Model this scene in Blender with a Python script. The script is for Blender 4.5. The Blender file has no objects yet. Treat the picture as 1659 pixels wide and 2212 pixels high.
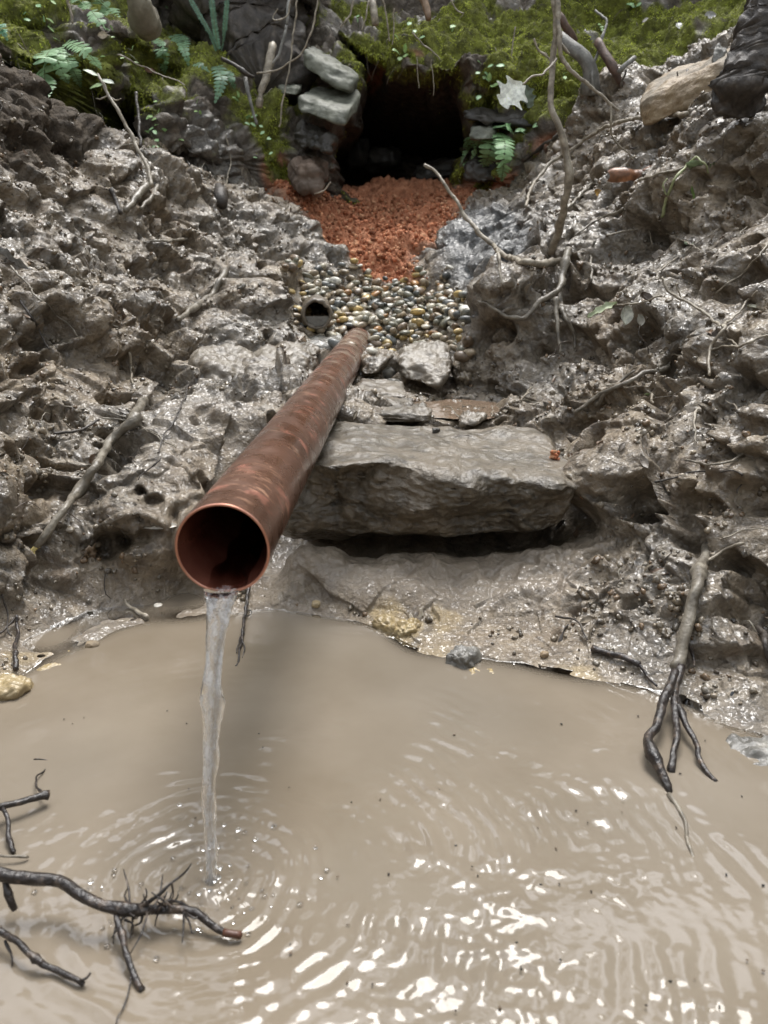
import bpy, bmesh, math, random
import numpy as np
from mathutils import Vector, Matrix, Euler

# ------------------------------------------------------------------ camera, sky, sun, exposure
SC = bpy.context.scene
R = math.radians
CAMH = 0.39          # eye height over the pool
PITCH = R(17.0)
cam_data = bpy.data.cameras.new('camera')
cam = bpy.data.objects.new('camera', cam_data)
SC.collection.objects.link(cam)
cam.location = (0, 0, CAMH)
cam.rotation_euler = (R(90) - PITCH, 0, 0)
cam_data.sensor_fit = 'VERTICAL'
cam_data.sensor_height = 34.6
cam_data.lens = 26.0
cam_data.clip_start = 0.01
cam_data.clip_end = 300
cam_data.dof.use_dof = True
cam_data.dof.focus_distance = 0.98
cam_data.dof.aperture_fstop = 11.0
SC.camera = cam
SUN_EL, SUN_AZ = 66.0, 14.0       # azimuth measured from +Y towards +X
world = bpy.data.worlds.new("World")
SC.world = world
world.use_nodes = True
wn = world.node_tree
wn.nodes.clear()
sky = wn.nodes.new('ShaderNodeTexSky')
sky.sky_type = 'NISHITA'
sky.sun_disc = False
sky.sun_elevation = R(SUN_EL)
sky.sun_rotation = R(SUN_AZ)
hs = wn.nodes.new('ShaderNodeHueSaturation')
hs.inputs['Saturation'].default_value = 0.22
bg = wn.nodes.new('ShaderNodeBackground')
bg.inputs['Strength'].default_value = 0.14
wo = wn.nodes.new('ShaderNodeOutputWorld')
wn.links.new(sky.outputs[0], hs.inputs['Color'])
# canopy-like noise added over the sky; brightened gaps put highlights on wet surfaces
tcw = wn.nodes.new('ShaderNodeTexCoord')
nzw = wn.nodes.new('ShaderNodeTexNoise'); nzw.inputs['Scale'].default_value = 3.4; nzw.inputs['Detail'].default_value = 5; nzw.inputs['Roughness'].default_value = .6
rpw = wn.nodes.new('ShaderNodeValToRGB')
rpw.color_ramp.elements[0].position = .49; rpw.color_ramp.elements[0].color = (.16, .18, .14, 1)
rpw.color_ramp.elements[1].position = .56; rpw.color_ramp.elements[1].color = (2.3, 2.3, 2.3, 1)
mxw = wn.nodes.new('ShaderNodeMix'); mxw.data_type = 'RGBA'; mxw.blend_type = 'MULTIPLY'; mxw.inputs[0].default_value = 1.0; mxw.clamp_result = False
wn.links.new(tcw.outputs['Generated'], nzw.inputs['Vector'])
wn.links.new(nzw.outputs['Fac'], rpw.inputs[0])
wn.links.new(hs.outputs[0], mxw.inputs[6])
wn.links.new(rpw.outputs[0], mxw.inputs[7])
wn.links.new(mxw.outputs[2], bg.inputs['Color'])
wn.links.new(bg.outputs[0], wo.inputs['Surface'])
sd = bpy.data.lights.new('sun', 'SUN')
sd.energy = 1.4
sd.angle = R(25)
sd.color = (1.0, 0.97, 0.93)
sun = bpy.data.objects.new('sun', sd)
SC.collection.objects.link(sun)
_sv = Vector((math.sin(R(SUN_AZ)) * math.cos(R(SUN_EL)), math.cos(R(SUN_AZ)) * math.cos(R(SUN_EL)), math.sin(R(SUN_EL))))
sun.rotation_euler = _sv.to_track_quat('Z', 'Y').to_euler()
SC.view_settings.view_transform = 'Standard'
SC.view_settings.look = 'None'
SC.view_settings.gamma = 1
SC.view_settings.exposure = 1.45
SC.cycles.max_bounces = 6
SC.cycles.transparent_max_bounces = 12

rng = np.random.default_rng(7)
random.seed(11)

# ------------------------------------------------------------------ measuring: a point of the photo and its distance -> a place
def ray(px, py):
    u = (px - 829.5) / 1660.0
    v = -(py - 1106.0) / 1660.0
    c, s = math.cos(PITCH), math.sin(PITCH)
    return Vector((u, c + v * s, -s + v * c))
def W(px, py, d):
    r = ray(px, py)
    k = d / r.y
    return Vector((r.x * k, d, CAMH + r.z * k))
def WZ(px, py, z):
    r = ray(px, py)
    k = (z - CAMH) / r.z
    return Vector((r.x * k, r.y * k, z))

# ------------------------------------------------------------------ noise
def _h(ix, iy, iz, seed):
    h = (ix.astype(np.uint32) * np.uint32(374761393) + iy.astype(np.uint32) * np.uint32(668265263)
         + iz.astype(np.uint32) * np.uint32(2147483647 - 1013904223) + np.uint32((seed * 2654435761) & 0xffffffff))
    h ^= h >> np.uint32(13)
    h *= np.uint32(1274126177)
    h ^= h >> np.uint32(16)
    h *= np.uint32(2246822519)
    h ^= h >> np.uint32(13)
    return h
GR = np.array([[1,1,0],[-1,1,0],[1,-1,0],[-1,-1,0],[1,0,1],[-1,0,1],[1,0,-1],[-1,0,-1],[0,1,1],[0,-1,1],[0,1,-1],[0,-1,-1],[1,1,0],[-1,1,0],[0,-1,1],[0,-1,-1]], np.float32)
def perlin(P, scale, seed=0):
    Q = (P / scale + 1000.0).astype(np.float32)
    I = np.floor(Q).astype(np.int64)
    F = Q - I
    U = F * F * F * (F * (F * 6 - 15) + 10)
    out = np.zeros(len(Q), np.float32)
    for dx in (0, 1):
        wx = U[:, 0] if dx else 1 - U[:, 0]
        for dy in (0, 1):
            wy = U[:, 1] if dy else 1 - U[:, 1]
            for dz in (0, 1):
                wz = U[:, 2] if dz else 1 - U[:, 2]
                g = GR[_h(I[:, 0] + dx, I[:, 1] + dy, I[:, 2] + dz, seed) & np.uint32(15)]
                out += wx * wy * wz * (g[:, 0] * (F[:, 0] - dx) + g[:, 1] * (F[:, 1] - dy) + g[:, 2] * (F[:, 2] - dz))
    return out
def fbm(P, scale, octv=4, seed=0, gain=0.5):
    a, s, o = 1.0, scale, 0
    for k in range(octv):
        o = o + a * perlin(P, s, seed + 17 * k)
        a *= gain
        s *= 0.5
    return o
def worley(P, scale, seed=0):
    """distance to the nearest jittered cell point, and that cell's random number"""
    Q = (P / scale + 1000.0).astype(np.float32)
    B = np.floor(Q - 0.5).astype(np.int64)
    best = np.full(len(Q), 9.0, np.float32)
    sec = np.full(len(Q), 9.0, np.float32)
    cid = np.zeros(len(Q), np.float32)
    for dx in (0, 1):
        for dy in (0, 1):
            for dz in (0, 1):
                cx, cy, cz = B[:, 0] + dx, B[:, 1] + dy, B[:, 2] + dz
                h = _h(cx, cy, cz, seed)
                jx = (h & np.uint32(1023)).astype(np.float32) / 1023.0
                jy = ((h >> np.uint32(10)) & np.uint32(1023)).astype(np.float32) / 1023.0
                jz = ((h >> np.uint32(20)) & np.uint32(1023)).astype(np.float32) / 1023.0
                d = (cx + .15 + .7 * jx - Q[:, 0]) ** 2 + (cy + .15 + .7 * jy - Q[:, 1]) ** 2 + (cz + .15 + .7 * jz - Q[:, 2]) ** 2
                m = d < best
                sec = np.where(m, best, np.minimum(sec, d))
                cid = np.where(m, jx, cid)
                best = np.where(m, d, best)
    return np.sqrt(best), np.sqrt(sec), cid
def sstep(a, b, x):
    t = np.clip((x - a) / (b - a), 0, 1)
    return t * t * (3 - 2 * t)

class RBF:
    def __init__(s, pts, vals, eps=0.03, lam=0.0006):
        s.p = np.array(pts, np.float64)
        n = len(s.p)
        D = np.sqrt(((s.p[:, None] - s.p[None]) ** 2).sum(-1) + eps * eps)
        A = np.zeros((n + 3, n + 3))
        A[:n, :n] = -D + lam * np.eye(n) * -1
        A[:n, n] = 1; A[:n, n + 1:] = s.p
        A[n:, :n] = A[:n, n:].T
        s.w = np.linalg.solve(A, np.concatenate([np.array(vals, float), [0, 0, 0]]))
        s.eps = eps
    def __call__(s, X):
        X = np.asarray(X, np.float64)
        out = np.empty(len(X))
        n = len(s.p)
        for i in range(0, len(X), 60000):
            x = X[i:i + 60000].astype(np.float32)
            D = np.sqrt(((x[:, None] - s.p[None].astype(np.float32)) ** 2).sum(-1) + s.eps ** 2)
            out[i:i + 60000] = -D @ s.w[:n] + s.w[n] + x @ s.w[n + 1:]
        return out

def in_poly(X, Y, poly):
    c = np.zeros(len(X), bool)
    n = len(poly)
    for i in range(n):
        x1, y1 = poly[i]; x2, y2 = poly[(i + 1) % n]
        m = ((y1 > Y) != (y2 > Y)) & (X < (x2 - x1) * (Y - y1) / ((y2 - y1) or 1e-9) + x1)
        c ^= m
    return c
def poly_dist(X, Y, poly):
    """signed distance, positive inside"""
    d = np.full(len(X), 1e9)
    n = len(poly)
    for i in range(n):
        a = np.array(poly[i]); b = np.array(poly[(i + 1) % n])
        ab = b - a
        t = np.clip(((X - a[0]) * ab[0] + (Y - a[1]) * ab[1]) / (ab @ ab), 0, 1)
        d = np.minimum(d, np.hypot(X - a[0] - t * ab[0], Y - a[1] - t * ab[1]))
    return np.where(in_poly(X, Y, poly), d, -d)

# ------------------------------------------------------------------ object helpers
def tag(o, label=None, cat=None, group=None, kind=None):
    if label: o['label'] = label
    if cat: o['category'] = cat
    if group: o['group'] = group
    if kind: o['kind'] = kind
    return o
def np_mesh(name, V, F, smooth=True):
    """V (n,3), F (m,3|4) int"""
    me = bpy.data.meshes.new(name)
    V = np.ascontiguousarray(V, np.float32); F = np.ascontiguousarray(F, np.int32)
    k = F.shape[1]
    me.vertices.add(len(V)); me.vertices.foreach_set('co', V.ravel())
    me.loops.add(F.size); me.loops.foreach_set('vertex_index', F.ravel())
    me.polygons.add(len(F))
    me.polygons.foreach_set('loop_start', np.arange(0, F.size, k, dtype=np.int32))
    me.polygons.foreach_set('use_smooth', np.full(len(F), smooth))
    me.update(calc_edges=True)
    return me
def link(name, me, mat=None, parent=None):
    o = bpy.data.objects.new(name, me)
    if mat and not len(me.materials): me.materials.append(mat)
    SC.collection.objects.link(o)
    if parent: o.parent = parent
    return o
def empty(name, loc=(0, 0, 0)):
    o = bpy.data.objects.new(name, None)
    o.location = loc
    o.empty_display_size = 0.02
    SC.collection.objects.link(o)
    return o
def fattr(me, name, vals):
    a = me.attributes.new(name, 'FLOAT', 'POINT')
    a.data.foreach_set('value', np.ascontiguousarray(vals, np.float32))
def cattr(me, name, cols):
    a = me.attributes.new(name, 'FLOAT_COLOR', 'POINT')
    c = np.ones((len(cols), 4), np.float32); c[:, :3] = cols
    a.data.foreach_set('color', c.ravel())
class Soup:
    """collects meshes (V, F) of quads or tris into one mesh"""
    def __init__(s): s.V = []; s.F = []; s.n = 0; s.C = []
    def add(s, V, F, col=None):
        s.V.append(np.asarray(V, np.float32)); s.F.append(np.asarray(F, np.int64) + s.n); s.n += len(V)
        if col is not None: s.C.append(np.tile(np.array(col, np.float32), (len(V), 1)) if np.ndim(col) == 1 else col)
    def mesh(s, name, smooth=True):
        F = []
        for f in s.F:
            if f.shape[1] == 4 and any(g.shape[1] == 3 for g in s.F):
                F.append(f[:, [0, 1, 2]]); F.append(f[:, [0, 2, 3]])
            else: F.append(f)
        me = np_mesh(name, np.concatenate(s.V), np.concatenate(F), smooth)
        if s.C: cattr(me, 'col', np.concatenate(s.C))
        return me

# ------------------------------------------------------------------ materials
class NT:
    def __init__(s, name):
        s.m = bpy.data.materials.new(name); s.m.use_nodes = True
        s.t = s.m.node_tree; s.t.nodes.clear()
        s.out = s.t.nodes.new('ShaderNodeOutputMaterial')
    def n(s, kind, **kw):
        nd = s.t.nodes.new('ShaderNode' + kind)
        for k, v in kw.items():
            if k.startswith('_'): setattr(nd, k[1:], v)
            else:
                key = int(k[1:]) if k[0] == 'i' and k[1:].isdigit() else k.replace('__', ' ')
                if isinstance(v, bpy.types.NodeSocket): s.t.links.new(v, nd.inputs[key])
                else: nd.inputs[key].default_value = v
        return nd
    def noise(s, scale, detail=4, rough=.55, vec=None, dist=0.0):
        nd = s.n('TexNoise', Scale=scale, Detail=detail, Roughness=rough, Distortion=dist)
        s.t.links.new(vec if vec is not None else s.obj(), nd.inputs['Vector'])
        return nd.outputs['Fac']
    def obj(s):
        if not hasattr(s, '_o'): s._o = s.n('NewGeometry').outputs['Position'] if s.world else s.n('TexCoord').outputs['Object']
        return s._o
    world = False
    def ramp(s, fac, stops, interp='LINEAR'):
        nd = s.n('ValToRGB'); nd.color_ramp.interpolation = interp
        e = nd.color_ramp.elements
        while len(e) < len(stops): e.new(.5)
        for el, (p, c) in zip(e, stops):
            el.position = p; el.color = tuple(c) + (1,) if np.ndim(c) else (c, c, c, 1)
        s.t.links.new(fac, nd.inputs[0])
        return nd.outputs[0]
    def mix(s, fac, a, b, blend='MIX'):
        nd = s.n('Mix', _data_type='RGBA', _blend_type=blend)
        for sock, v in ((nd.inputs[0], fac), (nd.inputs[6], a), (nd.inputs[7], b)):
            if isinstance(v, bpy.types.NodeSocket): s.t.links.new(v, sock)
            elif np.ndim(v): sock.default_value = tuple(v) + (1,)
            else: sock.default_value = v
        return nd.outputs[2]
    def math(s, op, a, b=0.0, c=0.0):
        nd = s.n('Math', _operation=op)
        for i, v in enumerate((a, b, c)):
            if isinstance(v, bpy.types.NodeSocket): s.t.links.new(v, nd.inputs[i])
            else: nd.inputs[i].default_value = v
        return nd.outputs[0]
    def attr(s, name, col=False):
        nd = s.n('Attribute'); nd.attribute_name = name
        return nd.outputs['Color'] if col else nd.outputs['Fac']
    def bump(s, h, strength, dist, normal=None):
        nd = s.n('Bump', Strength=strength, Distance=dist, Height=h)
        if normal is not None: s.t.links.new(normal, nd.inputs['Normal'])
        return nd.outputs[0]
    def pbr(s, col, rough, normal=None, **kw):
        nd = s.n('BsdfPrincipled')
        for key, v in [('Base Color', col), ('Roughness', rough)] + [(k.replace('__', ' '), v) for k, v in kw.items()]:
            if isinstance(v, bpy.types.NodeSocket): s.t.links.new(v, nd.inputs[key])
            elif np.ndim(v): nd.inputs[key].default_value = tuple(v) + (1,)
            else: nd.inputs[key].default_value = v
        if normal is not None: s.t.links.new(normal, nd.inputs['Normal'])
        s.t.links.new(nd.outputs[0], s.out.inputs['Surface'])
        return nd

def mat_ground():
    t = NT('wet_mud'); t.world = True
    n1 = t.noise(5, 5); n2 = t.noise(38, 6, .6); n3 = t.noise(170, 5, .65); n4 = t.noise(16, 4, .6)
    mud = t.ramp(n2, [(.30, (.088, .060, .034)), (.5, (.182, .134, .080)), (.70, (.32, .25, .165))])
    grey = t.ramp(n2, [(.30, (.075, .060, .043)), (.5, (.158, .130, .094)), (.70, (.29, .243, .182))])
    c = t.mix(t.ramp(n1, [(.40, 0), (.6, 1)]), mud, grey)
    c = t.mix(t.ramp(n4, [(.58, 0), (.70, .55)]), c, (.17, .115, .068))
    clay = t.attr('grey_clay')
    c = t.mix(clay, c, t.ramp(n2, [(.3, (.07, .068, .066)), (.6, (.13, .128, .122)), (.8, (.2, .2, .19))]))
    dark = t.attr('dark_soil')
    c = t.mix(dark, c, t.ramp(n2, [(.3, (.028, .021, .015)), (.55, (.085, .065, .047)), (.78, (.16, .125, .092))]))
    red = t.attr('red_clay')
    rc = t.ramp(n2, [(.28, (.22, .085, .045)), (.5, (.48, .20, .105)), (.72, (.62, .31, .18))])
    c = t.mix(red, c, rc)
    moss = t.attr('moss')
    mc = t.ramp(n2, [(.3, (.055, .052, .022)), (.5, (.145, .155, .035)), (.72, (.28, .31, .06))])
    c = t.mix(moss, c, mc)
    ochre = t.attr('ochre')
    c = t.mix(ochre, c, t.ramp(n4, [(.35, (.26, .19, .10)), (.6, (.44, .32, .14))]))
    slick = t.attr('slick')
    c = t.mix(t.math('MULTIPLY', slick, .7), c, (.22, .18, .135))
    dry = t.math('MAXIMUM', t.math('MAXIMUM', red, moss), dark)
    r = t.ramp(n4, [(.35, .10), (.65, .32)])
    r = t.mix(dry, r, (.85, .85, .85))
    r = t.mix(t.math('MULTIPLY', slick, .8), r, (.14, .14, .14))
    vo = t.n('TexVoronoi', Scale=105.0, _feature='SMOOTH_F1'); vo.inputs['Smoothness'].default_value = .35
    wv = t.n('Vector' + 'Math', _operation='ADD'); t.t.links.new(t.obj(), wv.inputs[0])
    nc = t.n('TexNoise', Scale=60, Detail=2); t.t.links.new(t.obj(), nc.inputs['Vector'])
    sc_ = t.n('VectorMath', _operation='SCALE'); t.t.links.new(nc.outputs['Color'], sc_.inputs[0]); sc_.inputs['Scale'].default_value = .02
    t.t.links.new(sc_.outputs[0], wv.inputs[1]); t.t.links.new(wv.outputs[0], vo.inputs['Vector'])
    crumbly = t.math('MULTIPLY', vo.outputs['Distance'], t.math('MULTIPLY', t.ramp(n1, [(.4, -.25), (.6, -.9)]) if False else -.55, 1.0))
    hgt = t.math('ADD', t.math('ADD', t.math('MULTIPLY', n3, .95), t.math('MULTIPLY', n2, 1.1)), crumbly)
    st = t.math('SUBTRACT', 1.0, t.math('MULTIPLY', slick, .5))
    nd = t.n('Bump', Distance=.0065, Height=hgt); t.t.links.new(st, nd.inputs['Strength'])
    fine = t.noise(620, 3, .6)
    b2 = t.bump(fine, .5, .002, nd.outputs[0])
    r0 = t.ramp(n4, [(.35, .45), (.65, .7)])
    p = t.pbr(c, t.mix(dry, r0, (.9, .9, .9)), b2)
    lump = t.math('ADD', t.noise(72, 1.5, .5), t.math('MULTIPLY', t.noise(190, 1, .5), .20))
    cb = t.bump(lump, 1.0, .0115)
    t.t.links.new(cb, p.inputs['Coat Normal']); t.t.links.new(r, p.inputs['Coat Roughness'])
    wetm = t.math('MULTIPLY', t.math('SUBTRACT', 1.0, dry), t.ramp(n1, [(.38, .35), (.6, .68)]))
    t.t.links.new(wetm, p.inputs['Coat Weight']); p.inputs['Coat IOR'].default_value = 1.58
    sp = t.math('SUBTRACT', .75, t.math('MULTIPLY', dry, .42))
    t.t.links.new(sp, p.inputs['Specular IOR Level'])
    return t.m
def mat_rock(name, c0, c1, c2, rough=(.25, .5), scale=30, bump=.006, mud=None, spec=.5, strata=False):
    t = NT(name); t.world = True
    vec = None
    if strata:
        mp = t.n('Mapping', Scale=(.5, .5, 2.6), Rotation=(0, R(6), 0)); t.t.links.new(t.obj(), mp.inputs['Vector']); vec = mp.outputs[0]
    n1 = t.noise(scale, 6, .6, vec); n2 = t.noise(scale * 5, 5, .65, vec); n0 = t.noise(scale * .25, 3)
    c = t.ramp(n1, [(.3, c0), (.5, c1), (.72, c2)])
    c = t.mix(t.math('MULTIPLY', n2, .5), c, c0)
    if mud: c = t.mix(t.ramp(n0, [(.45, 0), (.6, .85)]), c, mud)
    r = t.ramp(n0, [(.35, rough[0]), (.65, rough[1])])
    h = t.math('ADD', n1, t.math('MULTIPLY', n2, .35))
    b = t.bump(h, .9, bump)
    b = t.bump(t.noise(500, 3), .3, .0012, b)
    p = t.pbr(c, r, b, Specular__IOR__Level=spec)
    if spec > .55:
        p.inputs['Coat Weight'].default_value = .28; p.inputs['Coat Roughness'].default_value = .3; p.inputs['Coat IOR'].default_value = 1.5
        t.t.links.new(t.bump(t.noise(90, 2, .5), .8, .006), p.inputs['Coat Normal'])
    return t.m
def mat_simple(name, stops, rough, scale=40, bump=0.0, bscale=200, spec=.5, **kw):
    t = NT(name)
    n = t.noise(scale, 5, .6)
    c = t.ramp(n, stops)
    b = t.bump(t.noise(bscale, 4), .7, bump) if bump else None
    t.pbr(c, rough, b, Specular__IOR__Level=spec, **kw)
    return t.m
def mat_vcol(name, rough, scale=60, bump=.001, spec=.5, var=.45, trans=0.0):
    t = NT(name); t.world = True
    n = t.noise(scale, 5, .6)
    c = t.mix(1.0, t.attr('col', True), t.ramp(n, [(.3, 1 - var), (.7, 1.0 + var * .5)]), 'MULTIPLY')
    b = t.bump(t.noise(scale * 4, 4), .6, bump)
    p = t.pbr(c, rough, b, Specular__IOR__Level=spec)
    if trans:
        tr = t.n('BsdfTranslucent'); t.t.links.new(c, tr.inputs[0])
        mx = t.n('MixShader', i0=trans); t.t.links.new(p.outputs[0], mx.inputs[1]); t.t.links.new(tr.outputs[0], mx.inputs[2])
        t.t.links.new(mx.outputs[0], t.out.inputs['Surface'])
    return t.m
M = {}
M['ground'] = mat_ground()
M['slab'] = mat_rock('wet_slab_stone', (.055, .043, .029), (.115, .093, .064), (.195, .165, .12), (.28, .46), 60, .006, (.15, .118, .08), .56, False)
M['muddy'] = mat_rock('muddy_stone', (.065, .05, .034), (.135, .107, .074), (.22, .18, .13), (.30, .5), 34, .006, (.20, .17, .13), .6)
M['lichen'] = mat_rock('grey_lichen_stone', (.07, .072, .055), (.16, .165, .13), (.27, .27, .22), (.5, .7), 22, .005, None, .35)
M['darkrock'] = mat_rock('dark_wet_rock', (.02, .018, .015), (.055, .05, .042), (.11, .10, .085), (.3, .55), 18, .006, None, .4)
M['tan'] = mat_rock('tan_sandstone', (.20, .14, .08), (.31, .23, .14), (.43, .34, .225), (.45, .7), 40, .006, (.17, .145, .11), .4)
M['ochrerock'] = mat_rock('ochre_stone', (.20, .15, .08), (.36, .27, .13), (.48, .40, .25), (.2, .4), 22, .004, (.32, .25, .15), .5)
M['greystone'] = mat_rock('wet_grey_stone', (.09, .085, .075), (.19, .18, .16), (.31, .285, .235), (.22, .4), 40, .003, None, .5)
M['pebble'] = mat_vcol('wet_pebble', .30, 90, .0012, .5, .6)
M['clod'] = mat_vcol('mud_clod', .16, 90, .0025, .8, .5)
M['crumb'] = mat_vcol('dry_red_crumb', .9, 120, .003, .15, .5)
M['mossblade'] = mat_vcol('moss_leaf', .75, 60, .0, .2, .4, .25)
M['leaf'] = mat_vcol('green_leaf', .42, 160, .0005, .45, .25, .25)
M['deadleaf'] = mat_vcol('dead_leaf', .35, 120, .001, .5, .45, .12)
M['bark_pale'] = mat_simple('pale_bark', [(.3, (.11, .09, .065)), (.5, (.24, .205, .155)), (.7, (.40, .355, .28))], .5, 70, .0015, 260)
M['bark_mud'] = mat_simple('muddy_bark', [(.3, (.08, .068, .052)), (.5, (.17, .148, .115)), (.7, (.28, .25, .20))], .38, 60, .002, 220)
M['bark_dark'] = mat_simple('dark_bark', [(.3, (.018, .014, .011)), (.55, (.05, .04, .032)), (.75, (.11, .09, .07))], .55, 50, .003, 160)
M['bark_wet'] = mat_simple('wet_black_bark', [(.3, (.010, .008, .007)), (.55, (.028, .021, .018)), (.72, (.15, .11, .08))], .32, 120, .0025, 260, .6)
M['bark_grey'] = mat_simple('grey_root_bark', [(.3, (.09, .085, .075)), (.5, (.16, .155, .14)), (.7, (.26, .25, .225))], .6, 40, .003, 160)
M['bark_tan'] = mat_simple('tan_trunk_bark', [(.3, (.09, .075, .05)), (.5, (.15, .13, .09)), (.7, (.22, .20, .145))], .7, 20, .003, 120)
M['wood_raw'] = mat_simple('raw_split_wood', [(.3, (.42, .33, .10)), (.5, (.58, .47, .18)), (.7, (.66, .58, .30))], .5, 120, .001, 300)
M['chip'] = mat_simple('pale_wood_chip', [(.3, (.55, .48, .38)), (.6, (.78, .74, .66))], .35, 90, .001, 300)
M['redcut'] = mat_simple('red_cut_wood', [(.3, (.05, .02, .012)), (.6, (.12, .05, .03))], .4, 120, .001, 300)

# ------------------------------------------------------------------ the ground: gully with two muddy banks, pool bed, gravel slope, red clay, cave floor
WL = [(0, 1475), (60, 1445), (200, 1378), (270, 1345), (400, 1328), (540, 1315), (620, 1318), (700, 1330), (780, 1345),
      (860, 1385), (1040, 1418), (1200, 1452), (1390, 1485), (1500, 1530), (1659, 1590)]
G3 = [WZ(x, y, 0.0) for x, y in WL]
for p in list(G3):                     # pool bed just off the shore, then deeper
    G3.append(Vector((p.x * .97, p.y - .045, -.016)))
    G3.append(Vector((p.x * .93, p.y - .14, -.08)))
for px, py, d in [
    (0,1300,.80),(150,1250,.88),(0,1100,.85),(200,1100,.95),(330,1200,.93),(250,1290,.885),(0,1400,.745),(110,1380,.80),(400,1250,.93),(0,1000,.92),(200,950,1.05),
    (400,1000,1.0),(300,1050,.97),(480,940,1.12),(450,1060,.98),(0,800,1.1),(150,800,1.2),(300,800,1.3),(400,850,1.3),
    (0,600,1.3),(200,600,1.5),(350,650,1.55),(500,750,1.65),(480,640,1.75),(600,680,1.85),(610,610,1.98),(700,590,2.2),
    (550,500,2.2),(640,480,2.5),(400,480,2.0),(200,450,1.75),(0,400,1.5),(0,165,1.85),(60,225,1.9),(130,295,1.95),(190,345,1.95),(-150,100,1.9),(150,340,1.95),(300,350,2.15),
    (450,360,2.4),(600,410,2.75),(700,520,2.5),(760,575,2.3),
    (760,905,1.18),(1000,860,1.35),(700,830,1.5),(850,835,1.5),(850,790,1.6),(650,800,1.6),(560,870,1.25),
    (800,740,1.9),(950,740,1.85),(720,720,1.95),(700,660,2.05),(850,660,2.1),(980,660,2.0),(1000,750,1.75),(850,600,2.32),
    (950,610,2.25),(800,500,2.7),(900,500,2.7),(850,410,3.05),(1000,410,3.0),(700,420,2.95),(1090,405,2.85),
    (1080,880,1.25),(1030,765,1.62),(1060,735,1.55),(1070,640,1.58),(1050,555,1.85),(950,540,2.3),(900,560,2.35),(1000,460,2.6),(1150,480,2.1),(1100,430,2.6),
    (1200,400,2.3),(1200,600,1.7),(1200,800,1.35),(1300,900,1.15),(1250,1000,1.06),(1350,1000,1.0),(1300,1150,.93),(1200,1200,.88),
    (1300,1300,.80),(1450,1150,.88),(1500,1300,.76),(1659,1350,.70),(1659,1150,.8),(1500,1000,.95),(1659,950,.88),(1500,800,1.15),
    (1659,750,1.0),(1400,700,1.3),(1350,550,1.6),(1500,550,1.4),(1659,500,1.25),(1300,400,1.95),(1450,350,1.75),(1659,300,1.5),
    (1400,270,2.1),(1550,230,1.85),(1659,180,1.7),(1300,220,2.5),(1450,170,2.3),(1600,110,2.1),(1100,1250,.865),
    (600,1250,.92),(650,1200,.92),(900,1200,.92),(800,1280,.86),(1000,1310,.83),(1100,1200,.92),(1300,1050,1.0)]:
    G3.append(W(px, py, d))
for p in [(-.12,1.0,.02),(.1,1.02,.01),(-.02,1.07,.04),(.0,.97,.025),(.2,1.02,.04),(-.2,1.02,.06),
          (.07,1.30,.165),(.14,1.36,.168),(.02,1.28,.168),(.11,1.25,.166),
          (0,3.5,.74),(0,4.5,.76),(.5,4.5,.78),(-.5,4.5,.78),(-.5,3.4,.7),(.6,3.4,.78),
          (-1.2,2.4,.66),(-1.6,2.2,.75),(-1.0,2.8,.68),(-.4,3.1,.70),(1.0,3.0,.95),(1.5,2.5,1.05),(1.6,1.5,1.0),
          (-.9,.7,.33),(-1.2,1.0,.55),(-1.3,1.6,.75),(-1,.3,.35),(-.9,0,.3),(-.62,.45,.03),(-.7,.1,.02),(-.6,-.5,.05),(-1,-.8,.4),
          (.62,.62,.13),(.62,.3,.04),(.62,0,.03),(.6,-.5,.05),(.9,.9,.36),(.95,.4,.33),(.9,0,.3),(1,-.8,.4),(0,-.9,.03),(0,-1.6,.15)]:
    G3.append(Vector(p))
for x in (-.35, 0, .35):
    for y in (-.4, -.1, .15, .35): G3.append(Vector((x, y, -.1)))
g_rbf = RBF([(p.x, p.y) for p in G3], [p.z for p in G3])
def far_hill(X, Y):
    P = np.stack([X, Y, np.zeros_like(X)], -1)
    h = 1.75 + .5 * perlin(P, 5.0, 3)
    behind = sstep(-1.0, -3.0, Y) * (1 - sstep(1.5, 3.5, np.abs(X)))
    return h * (1 - behind) + behind * (.12 + .12 * perlin(P, 2.0, 5))
def ground_base(X, Y):
    z = g_rbf(np.stack([X, Y], -1))
    w = np.maximum(sstep(1.5, 3.2, np.abs(X)), np.maximum(sstep(4.6, 5.6, Y), sstep(-.9, -2.0, Y)))
    return z * (1 - w) + far_hill(X, Y) * w
def hit_base(px, py, d0=.3, d1=5.0):
    r = ray(px, py)
    d = np.geomspace(d0, d1, 700)
    X = r.x / r.y * d; Z = CAMH + r.z / r.y * d
    g = g_rbf(np.stack([X, d], -1))
    i = np.nonzero(g > Z)[0]
    k = i[0] if len(i) else 699
    return Vector((X[k], d[k], Z[k]))
def poly_xy(pts):
    return [tuple(hit_base(*p)[:2]) for p in pts]

PG_RED = [tuple(p) for p in poly_xy([(620,425),(690,520),(765,578),(800,600),(895,602),(885,540),(930,520),(1000,440),(1105,405)])] + [(1.0, 3.3), (.9, 4.9), (-.9, 4.9), (-.75, 3.1)]
PG_GRAVEL = poly_xy([(690,590),(640,600),(610,650),(640,700),(700,730),(760,740),(800,770),(870,745),(985,790),(1010,720),(1020,650),(960,615),(900,600),(800,600)])
PG_SHELF = poly_xy([(600,1170),(1170,1175),(1300,1120),(1330,1200),(1200,1290),(1050,1330),(900,1300),(700,1290),(600,1270)])
PG_CLAY = poly_xy([(880,545),(940,520),(1010,450),(1130,440),(1180,500),(1150,600),(1060,690),(1040,760),(1010,740),(1020,640),(960,610)])
PG_SEEP = poly_xy([(300,860),(420,850),(590,900),(600,1000),(480,1150),(330,1120),(260,1000)])

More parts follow.
